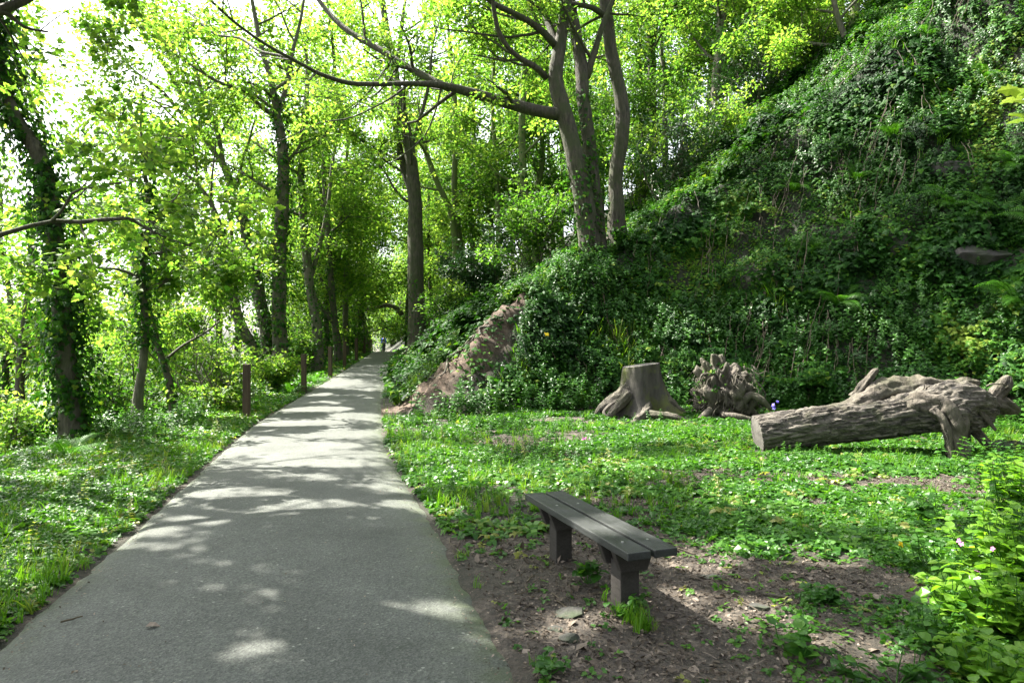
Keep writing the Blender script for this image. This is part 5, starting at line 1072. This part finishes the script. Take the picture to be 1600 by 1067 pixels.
# ------------------------------------------------------------------ ferns
def frond_mesh(rng):
    g = Geo(); n = 26; f = np.linspace(0, 1, n); c = np.stack([.85 * f, 0 * f, .75 * f - .62 * f ** 2.3], 1); tube(g, c, np.linspace(.009, .002, n), 3, cap=False, tint=.3)
    for i in range(1, n):
        for q in (0,):
            ff = min((i + q) / (n - 1), .995); k = min(int(ff * (n - 1)), n - 2); u = ff * (n - 1) - k; p = c[k] * (1 - u) + c[k + 1] * u; t = nrm(c[k + 1] - c[k]); L = .19 * math.sin(pi * min(ff * .9 + .12, 1)) ** .8 + .012
            for s in (-1, 1):
                d = nrm(np.array([0, s, -.12]) + t * .45); w = .0065 + .004 * (1 - ff); V = np.array([p - t * w, p + d * L * .5 - t * w * .8 + [0, 0, .012], p + d * L + [0, 0, -.03], p + d * L * .5 + t * w * .8 + [0, 0, .012], p + t * w]); g.add(V, [[0, 1, 3, 4]], [[1, 2, 3]], rng.uniform(.3, .9))
    return g
FRONDS = []
def fern(label, px, py, size, n=9, seed=0, m='fern', lean=0.0, d=None, dirx=0.0):
    rng = np.random.default_rng(900 + seed); b = G(px, py) if d is None else P3(px, py, d)
    if d is not None: b[2] = ground(b[0], b[1])
    root = empty("fern", b, label, "fern", "ferns growing on the bank and verge")
    for k in range(n + 4):
        if len(FRONDS) < 4: o = frond_mesh(rng).build("frond", M[m]); FRONDS.append(o.data)
        else: o = bpy.data.objects.new("frond", FRONDS[rng.integers(4)]); COL.objects.link(o)
        if m != 'fern':
            me = o.data.copy(); me.materials.clear(); me.materials.append(M[m]); o.data = me
        o.parent = root; a = k * 2.4 + rng.normal() * .25; s = size * rng.uniform(.7, 1.15); o.scale = (s, s, s); o.rotation_euler = (rng.normal() * .12, rng.uniform(-.55, .1), a)
    if lean: root.rotation_euler = (lean, dirx, 0)
for k, (lab, px, py, s, n, kw) in enumerate((
    ("large fern leaning from the bank at the right edge above the log", 1545, 350, 1.15, 10, dict(lean=.6)), ("fern hanging just under the overhanging rock slab", 1490, 330, 1.0, 9, dict(lean=.6)), ("fern at the far right edge level with the rock slab", 1590, 265, 1.1, 9, dict(lean=.5)),
    ("bright fern in mid bank left of the rock slab", 1395, 225, 1.0, 10, dict(lean=.5)), ("small upright fern just above the rock slab", 1465, 212, .65, 8, dict(lean=.4)), ("fern in the middle of the ivy bank below the bright one", 1340, 285, .8, 8, dict(lean=.6)),
    ("fern low on the bank above the middle of the log", 1310, 480, .95, 9, dict(lean=.4)), ("drooping tall-fronded fern above the upturned root stump", 1210, 465, .8, 8, dict(lean=.5)), ("fern in the shade right of the twin-stemmed tree", 1115, 375, .7, 8, dict(lean=.5)),
    ("pale fern on the crest below the yellow-green bush", 1130, 225, .85, 9, dict(lean=.2)), ("fern on the crest at the foot of the ivied double trunk", 1250, 190, .8, 8, dict(lean=.2)), ("fern high on the bank below the sunlit crest bush", 1440, 70, .9, 9, dict(lean=.4)),
    ("fern near the top of the bank left of the upper right trunk", 1540, 130, .8, 8, dict(lean=.5)), ("fern on the bank between the bowed trunk and the bright fern", 1240, 300, .8, 8, dict(lean=.5)), ("fern at the foot of the ivied trunk on the left verge", 105, 722, .75, 8, dict(d=9.6)),
    ("upright pale fern left of the second fence post", 452, 606, .6, 9, dict(d=19.6)), ("pale fern between the second and third fence posts", 490, 594, .7, 9, dict(d=23)), ("fern low on the bank at the right edge of the frame behind the log", 1585, 480, 1.1, 9, dict(lean=.4)),
    ("fern half hidden in ivy right of the drooping tall-fronded fern", 1265, 400, .7, 8, dict(lean=.5)))):
    fern(lab, px, py, s, n, k, **kw)

# ------------------------------------------------------------------ plants in the near right corner and the flowers
M['lime'] = leaf_mat("leaf_lime", [(0, (.06, .16, .012)), (.5, (.11, .24, .02)), (1, (.19, .32, .04))], .5, rough=.36, spec=.4)
M['pink'] = leaf_mat("petal_pink", [(0, (.45, .12, .35)), (1, (.6, .22, .5))], .3, tb=(1, 1, 1))
M['yel'] = leaf_mat("petal_yellow", [(0, (.75, .5, .01)), (1, (.8, .65, .03))], .2, tb=(1, 1, 1))
M['blue'] = leaf_mat("petal_blue", [(0, (.12, .1, .5)), (1, (.2, .16, .6))], .3, tb=(1, 1, 1))
def leafy(label, px, py, h, w, ns, m, ls, seed, name="leafy_plant", lt=None):
    rng = np.random.default_rng(300 + seed); b = G(px, py); root = empty(name, b, label, "plant"); gs = Geo(); gl = Geo()
    for k in range(ns):
        a = rng.uniform(0, 2 * pi); q = math.sqrt(rng.uniform(0, 1)); p = np.array([cos(a) * q * w * .45, sin(a) * q * w * .45, 0]); top = p * 1.6 + np.array([rng.normal() * .03, rng.normal() * .03, h * (1 - .45 * q ** 2) * rng.uniform(.75, 1.1)])
        P_ = smooth_path(np.array([[*(p * .04), .004], [*((p + top) / 2 + rng.normal(size=3) * .02), .0035], [*top, .002]]), 7); tube(gs, P_[:, :3], P_[:, 3], 4, cap=False)
        npair = max(3, int(np.linalg.norm(top - p) / .075))
        for j in range(npair):
            f = .25 + .75 * (j + 1) / npair; c = P_[min(int(f * 6), 6), :3]; aa = j * pi / 2 + rng.uniform(0, 6) * .1 + k
            for s in (0, pi): inst(gl, lt or T_leaf(.5, .09, .2), c[None], frames(1, (cos(aa + s) * -.2, sin(aa + s) * -.2, 1), .25, (cos(aa + s), sin(aa + s), rng.uniform(-.4, .3)), rng), ls * (1.15 - .5 * f) * rng.uniform(.8, 1.2), np.clip(rng.normal(.5, .2), 0, 1))
    gs.build("stem", M['vine' if m == 'ivy' else 'herb'], root); gl.build("leaves", M[m], root); root.rotation_euler = (0, 0, 0); return root
for k, a in enumerate((("bright lime-green leafy plant in the near right corner, under the pink flowers", 1535, 985, 0.34, .42, 49, 'lime', 0.102), ("lime-green leafy plant cut by the right frame edge beside the bright one", 1605, 1000, 0.41, .40, 38, 'lime', 0.090), ("taller green leafy plant behind the lime-green ones at the right edge", 1590, 905, 0.51, .6, 49, 'lime', 0.102),
    ("dark broad-leaved plant left of the pink flowers", 1450, 895, .28, .35, 12, 'herb', .085), ("tall nettle-like plant at the right frame edge above the others", 1600, 838, .62, .6, 24, 'herb', .08), ("leafy plant in the bottom right corner", 1560, 1075, 0.21, .45, 41, 'lime', 0.090),
    ("low spreading plant at the bottom edge right of the bench", 1400, 1075, .14, .45, 14, 'herb', .07), ("broad-leaved plant standing up alone at the near edge of the litter", 1455, 815, .3, .2, 5, 'herb', .12), ("small leafy plant in the earth in front of the bench leg", 1000, 965, .14, .16, 6, 'herb', .07), ("low dock plant left of the near bench leg", 918, 915, .14, .14, 5, 'herb', .085),
    ("leafy weed at the bottom edge by the corner of the path", 860, 1055, .12, .14, 6, 'herb', .06), ("upright green weed at the bottom edge right of centre", 1255, 1030, .20, .2, 7, 'herb', .1), ("green weed growing by the stones right of the stick", 1290, 945, 0.11, .2, 13, 'nettle', 0.072), ("leafy plant left of the lime-green one in the near right corner", 1470, 1010, .22, .34, 14, 'herb', .07),
    ("leafy plant at the right frame edge beside the sunlit litter", 1590, 790, 0.45, .6, 34, 'lime', 0.108))):
    leafy(a[0], *a[1:8], seed=k)
def flower(label, px, py, zt, col, name, heads, hs, seed, pet=5, g0=None):
    rng = np.random.default_rng(700 + seed); b = G(px, py) if g0 is None else np.array(g0); root = empty(name, b, label, "flower"); g = Geo(); 
    P_ = smooth_path(np.array([[0, 0, 0, .003], [rng.normal() * .02, rng.normal() * .02, zt * .5, .0026], [rng.normal() * .03, rng.normal() * .03, zt, .002]]), 8); tube(g, P_[:, :3], P_[:, 3], 5)
    for j in range(3):
        aa = rng.uniform(0, 6); inst(g, T_leaf(.25), P_[2 + j, :3][None], frames(1, (0, 0, 1), .1, (cos(aa), sin(aa), .4), rng), hs * 1.6, .5)
    g.build("stem", M['herb'], root)
    for q in range(heads):
        c = P_[-1, :3] + (rng.normal(size=3) * hs * .9 if q else 0) ; g = Geo(); up = nrm(np.array([rng.normal() * .4, -.5, .6]))
        e1 = nrm(np.cross(up, [1, .2, 0])); e2 = np.cross(up, e1)
        for j in range(pet):
            a = j * 2 * pi / pet; d = e1 * cos(a) + e2 * sin(a); inst(g, T_leaf(.42, .05, .05), c[None], frames(1, up, .12, d + up * .25, rng), hs, rng.uniform(.2, .9))
        tube(g, [c - up * hs * .7, c - up * hs * .3, c], [.3 * hs, .32 * hs, .15 * hs], 6, tint=.0); g.build("flower_head", M[col], root)
for k, (px, py, d, lab, n) in enumerate(((1503, 852, 4.1, "upper pink campion flower above the lime-green plant", 2), (1512, 888, 3.95, "pink campion flower just above the lime-green plant", 1), (1500, 908, 3.9, "lowest pink campion flower by the lime-green plant", 2), (1553, 858, 4.15, "pink campion flower nearest the right frame edge", 1))):
    p = P3(px, py, d); gz = ground(p[0], p[1]); flower(lab, 0, 0, p[2] - gz, 'pink', "pink_campion", n, .017, k, g0=(p[0], p[1], gz))
p = P3(1412, 848, 4.75); gz = ground(p[0], p[1]); flower("yellow dandelion-like flower in the green left of the pink flowers", 0, 0, p[2] - gz, 'yel', "yellow_flower", 1, .024, 10, 14, g0=(p[0], p[1], gz))
p = P3(853, 522, 15.6); flower("single yellow poppy high in the nettles left of the sawn stump", 0, 0, max(p[2] - ground(p[0], p[1]), .5), 'yel', "yellow_flower", 1, .07, 11, 6, g0=(p[0], p[1], ground(p[0], p[1])))
p = P3(913, 690, 10.9); gz = ground(p[0], p[1]); flower("pink flower spike standing in the grass between bench and stump", 0, 0, p[2] - gz + .05, 'pink', "pink_campion", 6, .024, 12, g0=(p[0], p[1], gz))
p = P3(1208, 632, 11.5); gz = ground(p[0], p[1]); flower("violet-blue flower at the left end of the fallen log", 0, 0, max(p[2] - gz, .2), 'blue', "bluebell", 4, .035, 13, g0=(p[0], p[1], gz))
